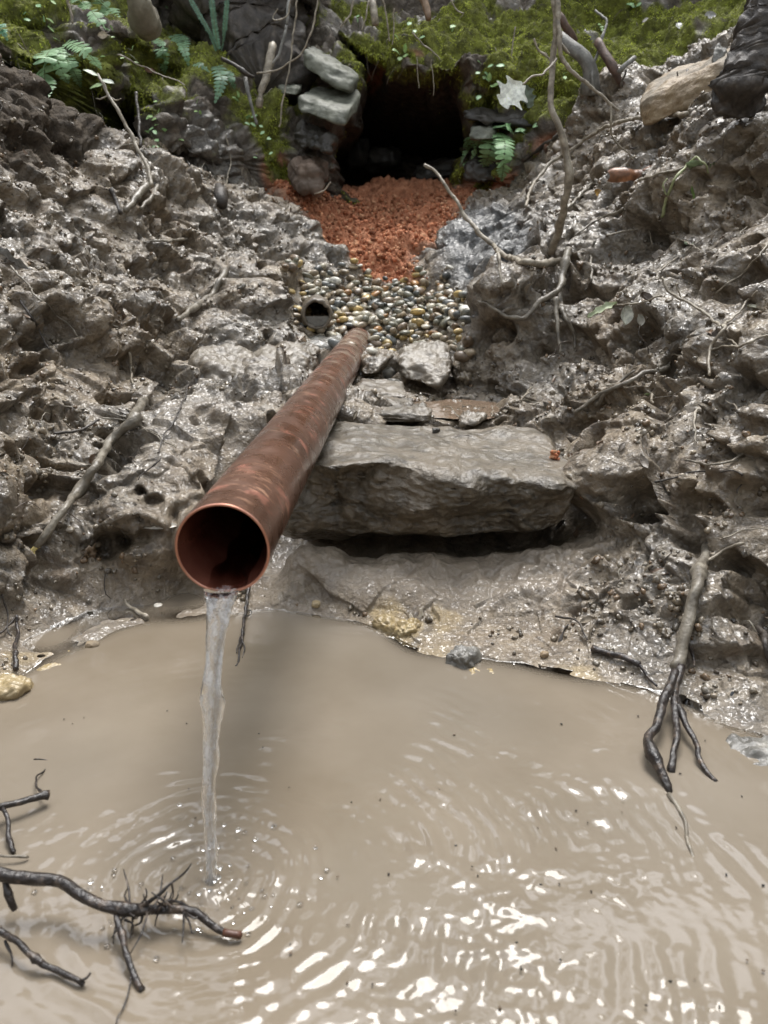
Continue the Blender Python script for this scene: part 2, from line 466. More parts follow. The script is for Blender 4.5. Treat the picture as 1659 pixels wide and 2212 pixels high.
def axis_pieces(pieces):
    out = []
    for a, b, n in pieces: out.append(np.linspace(a, b, n, endpoint=False))
    out.append(np.array([pieces[-1][1]]))
    return np.concatenate(out)
az = np.radians(axis_pieces([(-180, -60, 40), (-60, -34, 90), (-34, 34, 850), (34, 60, 90), (60, 180, 40)]))
rr = np.concatenate([np.geomspace(.04, .55, 60, endpoint=False), np.geomspace(.55, 3.3, 980, endpoint=False), np.geomspace(3.3, 5.5, 60, endpoint=False), np.geomspace(5.5, 120, 50)])
def polar_grid(az, rr, cx=0.0, cy=0.0):
    A, Q = np.meshgrid(az, rr)
    X = (cx + Q * np.sin(A)).ravel(); Y = (cy + Q * np.cos(A)).ravel()
    nr, na = Q.shape
    idx = np.arange(nr * na).reshape(nr, na)
    F = np.stack([idx[:-1, :-1], idx[:-1, 1:], idx[1:, 1:], idx[1:, :-1]], -1).reshape(-1, 4)[:, ::-1]
    return X, Y, F, (nr, na)
def grid_normals(V, shape):
    G = V.reshape(shape[0], shape[1], 3)
    du = np.gradient(G, axis=1); dv = np.gradient(G, axis=0)
    n = np.cross(du, dv).reshape(-1, 3)
    n /= np.linalg.norm(n, axis=1)[:, None] + 1e-12
    return n
GX, GY, GF, gshape = polar_grid(az, rr)
GZ = ground_base(GX, GY)
GV = np.stack([GX, GY, GZ], -1)
gn = grid_normals(GV, gshape)
gn *= np.sign(gn[:, 2:3])
near = ((np.abs(GX) < 2.2) & (GY > -.5) & (GY < 3.6)).astype(np.float64)
m_red = sstep(-.03, .03, poly_dist(GX, GY, PG_RED) + .03 * perlin(GV, .07, 4))
m_grav = sstep(-.02, .02, poly_dist(GX, GY, PG_GRAVEL))
m_shelf = sstep(-.02, .03, poly_dist(GX, GY, PG_SHELF) + .03 * perlin(GV, .08, 9))
m_clay = sstep(-.03, .05, poly_dist(GX, GY, PG_CLAY)) * (1 - m_red)
m_seep = sstep(-.03, .04, poly_dist(GX, GY, PG_SEEP) + .04 * perlin(GV, .08, 19))
m_wet = np.clip(1 - GZ / .06, 0, 1) * (GY > 0)
DENTS = []
for px, py, w_, dp in [(1370,528,70,.07),(1400,725,45,.05),(1425,1110,60,.05),(1555,1105,30,.03),(395,742,34,.08),(395,690,26,.05),(120,705,45,.05),(280,595,38,.045),(330,700,22,.035),(60,800,40,.045),(235,1000,28,.035),
                        (250,850,30,.03),(560,560,30,.05),(450,520,40,.05),(30,420,34,.04),(270,1165,26,.03),(370,985,22,.02),(20,990,30,.03),(1290,800,26,.03),(1500,640,50,.05),(1620,600,40,.05),(1230,640,34,.05),(1150,560,30,.04),
                        (1450,900,46,.035),(1600,780,40,.04),(1300,560,30,.04),(1560,420,40,.04),(1450,470,34,.04),(1220,430,34,.05),(1640,1080,40,.03),(1330,980,26,.02),(180,470,34,.045),(110,880,26,.03),(330,560,26,.04)]:
    q = hit_base(px, py); DENTS.append((q, w_ / 1660 * math.hypot(q.x, q.y), dp))
def mud_disp(P, calm):
    """lumpy, clotted spoil: heaps, clods of several sizes with creases between, pits"""
    Q = P + .016 * np.stack([perlin(P, .05, 31), perlin(P, .05, 32), perlin(P, .05, 33)], -1)
    big = fbm(P, .30, 2, 40) * .075
    w1, s1, k1 = worley(Q * np.array([1, 1, 1.3]), .125, 41)
    w2, s2, c2 = worley(Q * np.array([1, 1, 1.25]), .055, 42)
    w3, s3, c3 = worley(Q, .024, 43)
    def dome(w): return np.sqrt(np.clip(1 - (w / .95) ** 2, 0.02, 1))
    e1 = dome(w1); e2 = dome(w2); e3 = dome(w3)
    rough = sstep(-.22, .22, fbm(P, .14, 2, 45))
    d = big + e1 * (.022 + .044 * k1) - .032 + e2 * (.008 + .024 * c2) - .014 + e3 * (.002 + .0105 * c3) * (.35 + .65 * rough) - .003
    cr, _, ck = worley(Q, .0125, 51); d += (dome(cr) - .6) * (.001 + .0045 * ck) * (.3 + rough)
    d += -np.clip(fbm(P, .085, 3, 46) - .17, 0, .2) * .20
    f1 = fbm(Q, .020, 2, 47, .5)
    d += f1 * .0060 * (.3 + rough)
    for q, rd_, dp in DENTS:
        r2 = np.sqrt(((P[:, 0] - q.x) / rd_) ** 2 + ((P[:, 1] - q.y) / rd_) ** 2 + ((P[:, 2] - q.z) / rd_ * 1.3) ** 2)
        d -= dp * sstep(1.25, .35, r2 + .35 * perlin(P, .05, 52))
    return d * (1 - calm) + calm * ((e3 - .5) * .0035 + fbm(P, .05, 4, 48) * .010 + f1 * .0012)
calm = np.clip(m_shelf * .85 + m_seep * .55 + m_wet * .35 + m_clay * .45, 0, .92)
lf = fbm(GV, .05, 4, 60) * .016 + fbm(GV, .22, 2, 66) * .04
w5, s5, c5 = worley(GV, .026, 61); w6, _, _ = worley(GV, .011, 62)
red_d = lf + (np.clip((s5 - w5) * 1.8, 0, 1) * (.3 + c5) - .4) * .013 + (.5 - w6) * .007 + fbm(GV, .012, 3, 64) * .006
disp = mud_disp(GV, calm) * (1 - m_red) + red_d * m_red
disp = disp * (1 - m_grav) + m_grav * (fbm(GV, .05, 2, 63) * .008 - .008)
edge = np.clip(np.hypot(GX, GY - .3) / .25, 0, 1)
under = sstep(.02, -.05, GZ)                                             # under water: soft silt
disp = disp * (1 - .75 * under) * (.2 + .8 * sstep(.005, .06, np.abs(GZ)))
slot = (np.abs(GX - .02) < .255) * sstep(.93, .97, GY) * (1 - sstep(1.12, 1.18, GY))
disp = disp * (1 - .85 * slot) - .02 * slot
pud = ((GX - .12) / .13) ** 2 + ((GY - 1.32) / .12) ** 2 < 1.0
pw = sstep(1.15, .85, np.sqrt(((GX - .120) / .085) ** 2 + ((GY - 1.31) / .10) ** 2))
GV[:, 2] = GV[:, 2] * (1 - pw) + .169 * pw
disp = disp * (1 - .93 * pw)
bul = gn * np.array([1.5, 1.5, .75]); bul /= np.linalg.norm(bul, axis=1)[:, None]
mudm = (np.clip(1 - calm, 0, 1) * (1 - m_grav) * (1 - m_red))[:, None]
bul = gn * (1 - mudm) + bul * mudm; bul /= np.linalg.norm(bul, axis=1)[:, None]
GV2 = GV + bul * (disp * (near * .98 + .02))[:, None]
me = np_mesh('ground', GV2, GF)
moss_g = sstep(.25, .6, fbm(GV, .3, 2, 71) - .35 + .9 * sstep(2.3, 2.8, GY) * sstep(.92, 1.05, GZ)) * sstep(2.2, 2.5, GY) * (1 - m_red)
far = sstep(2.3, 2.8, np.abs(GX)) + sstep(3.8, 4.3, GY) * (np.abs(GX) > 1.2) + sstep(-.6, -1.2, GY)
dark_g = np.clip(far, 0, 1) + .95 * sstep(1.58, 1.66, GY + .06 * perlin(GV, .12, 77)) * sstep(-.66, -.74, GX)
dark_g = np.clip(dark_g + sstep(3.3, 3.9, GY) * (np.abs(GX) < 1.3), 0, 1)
ochre = np.zeros(len(GX))
for px, py, rad in [(830,1350,.022),(880,1375,.02),(930,1400,.022),(985,1440,.03),(1030,1460,.028),(850,1365,.02),(1010,1430,.02),(60,1440,.03),(110,1420,.025),(160,1480,.045),(0,1500,.04),(1250,1480,.03),(960,1365,.02)]:
    q = WZ(px, py, 0)
    ochre = np.maximum(ochre, sstep(rad * 1.25, rad * .6, np.hypot(GX - q.x, (GY - q.y) * .8) + .012 * perlin(GV, .02, 73)))
silt = sstep(.01, -.02, GZ) * (GY < 1)
ochre = np.clip(ochre * .8, 0, 1)
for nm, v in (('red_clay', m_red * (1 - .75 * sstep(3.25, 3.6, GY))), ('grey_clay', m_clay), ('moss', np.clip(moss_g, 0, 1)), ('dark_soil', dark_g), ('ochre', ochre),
              ('slick', np.clip(m_shelf * .9 + m_seep * .35 + m_wet * .35 + silt, 0, 1) * (1 - m_red))):
    fattr(me, nm, v)
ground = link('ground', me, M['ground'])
tag(ground, kind='structure')

# ------------------------------------------------------------------ back bank: a steep earth and stone face with the dark hole in it (y over x, z)
WK = 1.08
WC = []
for px, py, d in [(800,0,3.05),(1000,60,2.85),(950,150,2.62),(820,120,2.85),(1100,200,2.56),(1200,235,2.5),(1000,10,3.0),(900,90,2.8),(1300,50,2.75),(1300,150,2.5),(1450,50,2.6),(1600,30,2.5),
                  (1450,120,2.38),(1659,60,2.25),(700,60,2.95),(650,200,2.75),(650,350,2.62),(600,400,2.6),(740,60,2.92),(540,50,2.95),(550,150,2.75),
                  (500,250,2.5),(400,250,2.33),(450,350,2.35),(350,200,2.30),(300,100,2.40),(200,50,2.32),(100,100,2.15),(0,50,2.0),(0,150,2.0),(100,220,2.15),
                  (200,150,2.2),(230,300,2.6),(180,270,2.6),(130,300,2.5),(270,250,2.5),(330,300,2.3),(390,50,3.3),(400,110,2.9),(330,140,2.5),(440,90,3.1),(1050,300,2.85),(1060,390,2.7),(1150,300,2.5),(1200,260,2.45),
                  (1100,330,2.6),(1000,215,2.62),(740,130,2.75),(720,180,2.72),(1659,0,2.5),(0,-80,2.2),(800,-100,3.3),(1659,-100,2.9),(1200,-100,3.1),(400,-100,2.9)]:
    WC.append(W(px, py, d * WK))
for p in [(-2.6, 1.6, .5), (-2.6, 1.9, 2.2), (2.6, 1.9, .7), (2.6, 2.4, 2.2), (0, 3.6, 2.2), (-1.2, 2.9, 2.1), (1.2, 3.2, 2.1), (0, 3.2, .3), (-1.3, 2.5, .3), (1.3, 2.6, .3)]:
    WC.append(Vector(p))
w_rbf = RBF([(p.x, p.z) for p in WC], [p.y for p in WC], eps=.04)
CAVE_PX = [(722,82),(760,112),(790,132),(855,158),(905,180),(974,168),(1000,196),(1010,260),(1012,310),(985,338),(985,430),(747,430),(716,372),(712,335),(724,300),(740,268),(776,250),(781,205),(777,178),(745,140),(728,118)]
PG_CAVE = []
for px, py in CAVE_PX:
    q = W(px, py, 2.78 * WK); PG_CAVE.append((q.x, q.z))
wx = axis_pieces([(-4.5, -1.75, 30), (-1.75, 1.9, 900), (1.9, 4.5, 30)])
wz = axis_pieces([(.2, .55, 12), (.55, 1.75, 470), (1.75, 2.3, 25)])
XX, ZZ = np.meshgrid(wx, wz)
X, Z = XX.ravel(), ZZ.ravel()
Yb = w_rbf(np.stack([X, Z], -1))
P0 = np.stack([X, Yb, Z], -1)
cd = poly_dist(X, Z, PG_CAVE) + .025 * fbm(P0, .08, 3, 80)
hole = sstep(-.012, .10, cd)
WV = P0.copy()
WV[:, 1] += hole * (1.35 + .25 * perlin(P0, .2, 88))
WV[:, 0] += sstep(.012, .09, cd) * (X - .06) * 2.2
WV[:, 2] += sstep(.03, .14, cd) * np.clip(Z - .8, 0, 1) * .5
nw = grid_normals(P0, XX.shape); nw *= -np.sign(nw[:, 1:2])
Q = P0 + .03 * np.stack([perlin(P0, .08, 81), perlin(P0, .08, 82), perlin(P0, .08, 83)], -1)
a1, b1, c1 = worley(Q * np.array([1, 1, 1.6]), .17, 84); a2, b2, c2 = worley(Q * np.array([1, 1, 1.5]), .06, 85); a3, _, _ = worley(Q, .02, 86)
ed1 = np.clip((b1 - a1) * 1.7, 0, 1) ** .7; ed2 = np.clip((b2 - a2) * 1.8, 0, 1) ** .7
wd = fbm(P0, .35, 4, 87) * .07 + (ed1 * (.5 + c1) - .6) * .05 + (ed2 * (.4 + c2) - .5) * .022 + (.5 - a3) * .008 + fbm(P0, .02, 3, 89) * .008
ledge = perlin(np.stack([X * .35, Yb * .3, Z], -1), .05, 90)
wd += ledge * .020
WV += nw * wd[:, None]
# rows running back over the top close the bank behind its crest
top = WV.reshape(len(wz), len(wx), 3)[-1:].copy()
rows = [WV.reshape(len(wz), len(wx), 3)]
for k in (1, 2, 3, 4):
    t_ = top.copy(); t_[..., 1] += k * 1.0; t_[..., 2] += .02 * k; rows.append(t_)
WV = np.concatenate(rows, 0); nr_, na_ = WV.shape[:2]
WV = WV.reshape(-1, 3)
idx = np.arange(nr_ * na_).reshape(nr_, na_)
WF = np.stack([idx[:-1, :-1], idx[:-1, 1:], idx[1:, 1:], idx[1:, :-1]], -1).reshape(-1, 4)
def project(P):
    c, s = math.cos(PITCH), math.sin(PITCH)
    y = P[:, 1]; z = P[:, 2] - CAMH
    dep = y * c - z * s
    return 829.5 + 1660 * P[:, 0] / dep, 1106 - 1660 * (y * s + z * c) / dep
bp = np.stack([WV[:, 0], WV[:, 1], WV[:, 2]], -1)
mossn = fbm(bp, .22, 3, 91)
def blob(cx, cz, rx, rz): return np.exp(-(((WV[:, 0] - cx) / rx) ** 2 + ((WV[:, 2] - cz) / rz) ** 2))
def wpx(px, py, d=2.8): q = W(px, py, d * 1.0); return q.x, q.z
mossm = np.zeros(len(WV))
for px, py, rx, rz, s in [(1120,70,.30,.12,1.2),(1350,90,.45,.22,1.5),(1580,60,.5,.22,1.6),(1060,215,.16,.06,.8),(1180,210,.18,.06,.9),(960,150,.22,.06,.75),(230,90,.30,.22,1.1),(60,90,.28,.25,1.1),
                          (330,170,.25,.16,.8),(450,250,.25,.15,.55),(760,40,.25,.12,.55),(900,40,.22,.12,.5),(560,330,.18,.12,.45),(150,40,.3,.2,.7),(1500,-40,.9,.25,1.4),(100,-50,.6,.25,1.0),(700,300,.10,.10,.4)]:
    cx, cz = wpx(px, py, 2.35 if (px < 480 or px > 1250) else 2.85)
    mossm = np.maximum(mossm, s * blob(cx, cz, rx, rz))
hole4 = np.concatenate([hole, np.zeros(4 * len(wx))])
mossm = sstep(.34, .66, mossm * .92 + mossn * 1.1 + .35 * fbm(bp, .06, 2, 95)) * (1 - sstep(.02, .25, hole4))
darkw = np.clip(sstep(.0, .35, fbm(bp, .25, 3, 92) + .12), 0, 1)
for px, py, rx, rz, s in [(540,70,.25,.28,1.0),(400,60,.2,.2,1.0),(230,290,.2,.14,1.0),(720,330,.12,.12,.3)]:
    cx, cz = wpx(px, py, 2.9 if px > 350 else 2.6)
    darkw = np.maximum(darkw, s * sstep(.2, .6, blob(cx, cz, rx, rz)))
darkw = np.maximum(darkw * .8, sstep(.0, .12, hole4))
redw = np.zeros(len(WV))
for px, py, rx, rz in [(600,380,.06,.08),(860,95,.12,.025),(1060,395,.12,.04),(1180,330,.10,.05)]:
    cx, cz = wpx(px, py, 2.8); redw = np.maximum(redw, .8 * sstep(.3, .8, blob(cx, cz, rx, rz) + .5 * mossn))
me = np_mesh('bank', WV, WF)
z0 = np.zeros(len(WV))
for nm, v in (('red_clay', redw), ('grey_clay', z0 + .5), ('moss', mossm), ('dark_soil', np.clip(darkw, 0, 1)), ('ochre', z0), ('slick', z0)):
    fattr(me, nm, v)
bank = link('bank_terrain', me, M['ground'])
tag(bank, kind='structure')
bpy.context.view_layer.update()

def cast(px, py, objs=None):
    """where the sight line meets ground or bank"""
    r = ray(px, py).normalized(); o = Vector((0, 0, CAMH)); best = None
    for ob in (objs or (ground, bank)):
        ok, loc, nor, _ = ob.ray_cast(o, r)
        if ok and (best is None or (loc - o).length < (best[0] - o).length): best = (loc, nor)
    if best is None: return W(px, py, 2.6), Vector((0, -1, 0))
    n = best[1]
    return best[0].copy(), n.copy()
def zdrop(x, y):
    ok, loc, nor, _ = ground.ray_cast(Vector((x, y, 3.5)), Vector((0, 0, -1)))
    return (loc.z if ok else 0.0), nor

# ------------------------------------------------------------------ pool water
IMP = WZ(456, 1908, 0.0)          # where the falling water lands
az2 = np.radians(axis_pieces([(-180, -50, 30), (-50, -33, 40), (-33, 33, 720), (33, 50, 40), (50, 180, 30)]))
rr2 = np.concatenate([np.geomspace(.03, .24, 20, endpoint=False), np.geomspace(.24, 1.0, 760, endpoint=False), np.linspace(1.0, 1.6, 12)])
PX, PY, PF, pshape = polar_grid(az2, rr2)
D = np.hypot(PX - IMP.x, PY - IMP.y); TH = np.arctan2(PX - IMP.x, PY - IMP.y)
P2 = np.stack([PX, PY, 0 * PX], -1)
c1 = WZ(1130, 2080, 0); c2 = WZ(1150, 1700, 0); c3 = WZ(230, 1870, 0); c4 = WZ(950, 2250, 0)
def gb(c, r): return np.exp(-((PX - c.x) ** 2 + (PY - c.y) ** 2) / r ** 2)
wobble = D + .007 * fbm(P2, .05, 2, 101)
arcmod = sstep(-.15, .35, perlin(np.stack([TH * .55, D * 1.2, 0 * D], -1), .16, 102))
rings = np.sin(wobble * 2 * math.pi / .0165 - 1.0) * (.00046 * gb(c1, .18) + .00042 * gb(c2, .15) + .00022 * np.exp(-D / .25)) * arcmod
rings += np.sin(wobble * 2 * math.pi / .013) * .0011 * np.exp(-(D / .045) ** 1.0)
chop_m = 1.1 * gb(c1, .13) + .55 * gb(c2, .11) + .45 * gb(c3, .10) + .6 * gb(c4, .10) + .9 * np.exp(-(D / .06) ** 2) + .10
chop = fbm(P2, .026, 3, 103, .5) * .00135 * chop_m * (.4 + .9 * sstep(-.2, .35, perlin(P2, .05, 104)))
swell = fbm(P2, .12, 2, 105) * .0009
splash = .004 * np.exp(-((D - .006) / .006) ** 2) - .003 * np.exp(-(D / .004) ** 2)
hz = rings + chop + swell + splash
hz *= sstep(1.5, 1.0, np.hypot(PX, PY))
gzz = g_rbf(np.stack([PX, PY], -1))
depth = np.clip(-gzz, 0, .1)
me = np_mesh('pool', np.stack([PX, PY, hz], -1), PF)
fattr(me, 'murk', 1 - np.exp(-depth / .0035))
foam = np.zeros(len(PX))
fattr(me, 'foam', foam)
def mat_pool():
    t = NT('murky_pool_water'); t.world = True
    n = t.noise(6, 4); n2 = t.noise(2.2, 2)
    c = t.ramp(n, [(.3, (.168, .136, .098)), (.7, (.228, .190, .145))])
    c = t.mix(t.ramp(n2, [(.42, 0), (.62, .35)]), c, (.18, .165, .142))
    mp = t.n('Mapping', Scale=(1, 1.5, 1)); t.t.links.new(t.obj(), mp.inputs['Vector'])
    b = t.bump(t.noise(75, 3, .5, mp.outputs[0]), .06, .0015)
    p = t.n('BsdfPrincipled', Roughness=.075, IOR=1.36)
    t.t.links.new(c, p.inputs['Base Color']); t.t.links.new(b, p.inputs['Normal'])
    tr = t.n('BsdfTransparent', Color=(.86, .80, .70, 1)); gl = t.n('BsdfGlossy', Roughness=.03); t.t.links.new(b, gl.inputs['Normal'])
    fr = t.n('Fresnel', IOR=1.33); t.t.links.new(b, fr.inputs['Normal'])
    mx = t.n('MixShader'); t.t.links.new(fr.outputs[0], mx.inputs[0]); t.t.links.new(tr.outputs[0], mx.inputs[1]); t.t.links.new(gl.outputs[0], mx.inputs[2])
    m2 = t.n('MixShader'); t.t.links.new(t.attr('murk'), m2.inputs[0]); t.t.links.new(mx.outputs[0], m2.inputs[1]); t.t.links.new(p.outputs[0], m2.inputs[2])
    t.t.links.new(m2.outputs[0], t.out.inputs['Surface'])
    return t.m
M['pool'] = mat_pool()
pool = link('water', me, M['pool']); tag(pool, kind='structure')
# puddle on the ledge behind the slab
x_, y_ = np.linspace(-.02, .27, 60), np.linspace(1.17, 1.46, 60)
A, B = np.meshgrid(x_, y_); idx = np.arange(3600).reshape(60, 60)
Pq = np.stack([A.ravel(), B.ravel(), 0 * A.ravel()], -1)
fq = np.stack([idx[:-1, :-1], idx[:-1, 1:], idx[1:, 1:], idx[1:, :-1]], -1).reshape(-1, 4)
inside = (((Pq[:, 0] - .120) / .092) ** 2 + ((Pq[:, 1] - 1.31) / .108) ** 2 + .5 * perlin(Pq, .06, 8)) < 1.0
fq = fq[inside[fq].all(1)]
me = np_mesh('puddle', np.stack([A.ravel(), B.ravel(), .1745 + .0004 * perlin(Pq, .02, 7)], -1), fq)
fattr(me, 'murk', np.full(3600, .75))
t = NT('red_murky_puddle'); t.world = True; t.pbr(t.ramp(t.noise(14, 3), [(.35, (.17, .125, .088)), (.65, (.22, .155, .11))]), .05, t.bump(t.noise(60, 2), .12, .002), IOR=1.36)
M['puddle'] = t.m
tag(link('puddle_water', me, M['puddle']), kind='structure')

# ------------------------------------------------------------------ builders
def cube_grid(n):
    """unit cube surface as a grid of quads, shared vertices"""
    bm = bmesh.new()
    bmesh.ops.create_cube(bm, size=2.0)
    bmesh.ops.subdivide_edges(bm, edges=bm.edges[:], cuts=n, use_grid_fill=True)
    V = np.array([v.co[:] for v in bm.verts]); F = np.array([[v.index for v in f.verts] for f in bm.faces])
    bm.free(); return V, F
_cg = {}
def vnormals(V, F):
    fn = np.cross(V[F[:, 2]] - V[F[:, 0]], V[F[:, -1]] - V[F[:, 1]])
    n = np.zeros_like(V)
    for k in range(F.shape[1]): np.add.at(n, F[:, k], fn)
    return n / (np.linalg.norm(n, axis=1)[:, None] + 1e-12)
def rock_mesh(corners, n=28, k=5.0, amp=.006, seed=1, ledge=0.0, facet=0.0, rough=1.0):
    """corners: 8 points, order (left,right) x (front,back) x (bottom,top)"""
    if n not in _cg: _cg[n] = cube_grid(n)
    V, F = _cg[n]
    r = (np.abs(V) ** k).sum(1) ** (1 / k)
    U = (V / r[:, None] + 1) / 2
    C = np.array([list(c) for c in corners]).reshape(2, 2, 2, 3)
    x, y, z = U[:, 0:1], U[:, 1:2], U[:, 2:3]
    P = sum(((x if i else 1 - x) * (y if j else 1 - y) * (z if l else 1 - z)) * C[i, j, l] for i in (0, 1) for j in (0, 1) for l in (0, 1))
    size = np.linalg.norm(P.max(0) - P.min(0))
    N = vnormals(P, F)
    d = fbm(P, size * .35, 3, seed) * amp * 2.2 + fbm(P, size * .09, 4, seed + 5) * amp * rough
    if facet:
        w, s, c = worley(P, size * .22, seed + 9); d += facet * (c - .5) * np.clip((s - w) * 3, 0, 1)
    if ledge:
        q = P @ np.array([[1, 0, 0], [0, 1, .06], [.05, 0, 1]])
        d += ledge * perlin(np.stack([q[:, 0] * .3, q[:, 1] * .3, q[:, 2]], -1), size * .035, seed + 3)
    return P + N * d[:, None], F
def box_corners(c, sx, sy, sz, rz=0, rx=0, ry=0, taper=.0, seed=0):
    r = random.Random(seed); m = Euler((rx, ry, rz)).to_matrix(); out = []
    for i in (-1, 1):
        for j in (-1, 1):
            for l in (-1, 1):
                f = 1 - taper * (l > 0)
                v = Vector((i * sx / 2 * f * r.uniform(.82, 1.08), j * sy / 2 * f * r.uniform(.82, 1.08), l * sz / 2 * r.uniform(.82, 1.1)))
                out.append(Vector(c) + m @ v)
    return out
def rock(name, corners, mat, label, cat='stone', group=None, **kw):
    V, F = rock_mesh(corners, **kw)
    c = V.mean(0)
    o = link(name, np_mesh(name, V - c, F), mat); o.location = c
    return tag(o, label, cat, group)

def catmull(P, R_, step):
    P = [np.array(p, float) for p in P]
    Q = [2 * P[0] - P[1]] + P + [2 * P[-1] - P[-2]]
    pts, rad = [], []
    for i in range(1, len(Q) - 2):
        L = np.linalg.norm(Q[i + 1] - Q[i]); n = max(2, int(L / step))
        for j in range(n):
            t = j / n
            pts.append(.5 * ((2 * Q[i]) + (-Q[i - 1] + Q[i + 1]) * t + (2 * Q[i - 1] - 5 * Q[i] + 4 * Q[i + 1] - Q[i + 2]) * t * t + (-Q[i - 1] + 3 * Q[i] - 3 * Q[i + 1] + Q[i + 2]) * t ** 3))
            rad.append(R_[i - 1] * (1 - t) + R_[i] * t)
    pts.append(P[-1]); rad.append(R_[-1])
    return np.array(pts), np.array(rad)
def tube(P, R_, sides=9, step=None, jit=.12, seed=0, knots=0.0, crook=0.0, furrow=0.0):
    """round limb along a path, with crooks, knots and uneven bark; closed ends"""
    r = np.random.default_rng(seed)
    R_ = list(R_) if np.ndim(R_) else [R_] * len(P)
    if len(R_) == 2 and len(P) > 2: R_ = list(np.linspace(R_[0], R_[1], len(P)))
    pts, rad = catmull(P, R_, step or max(np.mean(R_) * 1.6, .002))
    n = len(pts)
    if crook:
        w = np.stack([perlin(pts + 9.1 * k, crook * 9, seed + k) for k in range(3)], -1) * crook
        w += np.stack([perlin(pts + 5.1 * k, crook * 3.5, seed + k) for k in range(3)], -1) * crook * .4
        w *= np.minimum(1, np.minimum(np.arange(n), n - 1 - np.arange(n)) / max(2, n * .12))[:, None] ** .5
        pts = pts + w
    if knots:
        for _ in range(max(1, int(n * .06))):
            c = r.integers(0, n); rad = rad * (1 + knots * r.uniform(.4, 1) * np.exp(-((np.arange(n) - c) / r.uniform(.8, 2.0)) ** 2))
    T = np.gradient(pts, axis=0); T /= np.linalg.norm(T, axis=1)[:, None] + 1e-12
    up = np.array([.13, .27, .95]); A = np.cross(T, up); A /= np.linalg.norm(A, axis=1)[:, None] + 1e-9; B = np.cross(T, A)
    th = np.linspace(0, 2 * np.pi, sides, endpoint=False)
    V = pts[:, None] + (A[:, None] * np.cos(th)[None, :, None] + B[:, None] * np.sin(th)[None, :, None]) * (rad[:, None] * (1 + jit * r.uniform(-1, 1, (n, sides))))[..., None]
    if furrow:
        R0 = float(np.mean(rad)); C_ = np.repeat(pts[:, None], sides, 1); D_ = V - C_
        q = V.reshape(-1, 3) * np.array([1, 1, .35])
        hh = (1 - 2 * np.abs(perlin(q, R0 * .45, seed + 71))) * .6 + fbm(V.reshape(-1, 3), R0 * .8, 4, seed + 73, .6)
        V = V + D_ / (np.linalg.norm(D_, axis=2, keepdims=True) + 1e-9) * (hh.reshape(n, sides, 1) * R0 * furrow)
    V = V.reshape(-1, 3)
    i = np.arange(n - 1)[:, None] * sides; j = np.arange(sides)[None]
    F = np.stack([i + j, i + (j + 1) % sides, i + sides + (j + 1) % sides, i + sides + j], -1).reshape(-1, 4)
    V = np.concatenate([V, [pts[0] - T[0] * rad[0] * .3], [pts[-1] + T[-1] * rad[-1] * .3]])
    jj = np.arange(sides)
    c0 = np.stack([np.full(sides, len(V) - 2), (jj + 1) % sides, jj, jj], -1)[:, [0, 1, 2]]
    e = (n - 1) * sides
    c1_ = np.stack([np.full(sides, len(V) - 1), e + jj, e + (jj + 1) % sides], -1)
    caps = np.concatenate([c0, c1_])
    tri = np.concatenate([F[:, [0, 1, 2]], F[:, [0, 2, 3]], caps])
    return V, tri
def on(px, py, lift=.004, objs=None):
    p, n = cast(px, py, objs)
    r = ray(px, py).normalized()
    return p - r * lift * .8 + Vector((0, 0, lift * .6))
def path(pts, lift=.004):
    """points (px,py) rest on the ground; (px,py,d) stand free at that distance"""
    out = []
    for p in pts:
        if len(p) == 2: out.append(on(p[0], p[1], lift)); continue
        q = W(*p); g, _ = cast(p[0], p[1]); o = Vector((0, 0, CAMH))
        out.append(on(p[0], p[1], lift + .004) if (g - o).length < (q - o).length + .004 else q)
    return out
def px_r(px, P):
    """half of a width seen in the photo -> radius at that place"""
    return px / 2 / 1660 * (P - Vector((0, 0, CAMH))).length
def twig(name, paths, mat, label, cat='twig', group=None, lift=.004, part='side_twig', **kw):
    """paths: [(points, width0, width1), ...]; the first is the stem, others its side twigs"""
    root = None; stem = None
    for i, (pts, w0, w1) in enumerate(paths):
        P = path(pts, lift) if not isinstance(pts[0], Vector) else pts
        r0, r1 = px_r(w0, P[0]), px_r(w1, P[-1])
        V, F = tube(P, [r0, r1], seed=hash(label) % 9999 if False else int(abs(P[0].x * 7919 + P[-1].y * 1013)) + i, knots=kw.get('knots', .5), crook=kw.get('crook', .004), sides=kw.get('sides', 8), jit=kw.get('jit', .12), furrow=kw.get('furrow', 0), step=kw.get('step'))
        if i == 0:
            o = V.mean(0)
            if len(paths) == 1:
                ob = link(name, np_mesh(name, V - o, F), mat); ob.location = o
                return tag(ob, label, cat, group)
            root = empty(name, o); tag(root, label, cat, group)
            link('stem', np_mesh('stem', V - o, F), mat, root)
        else: link(part, np_mesh(part, V - o, F), mat, root)
    return root
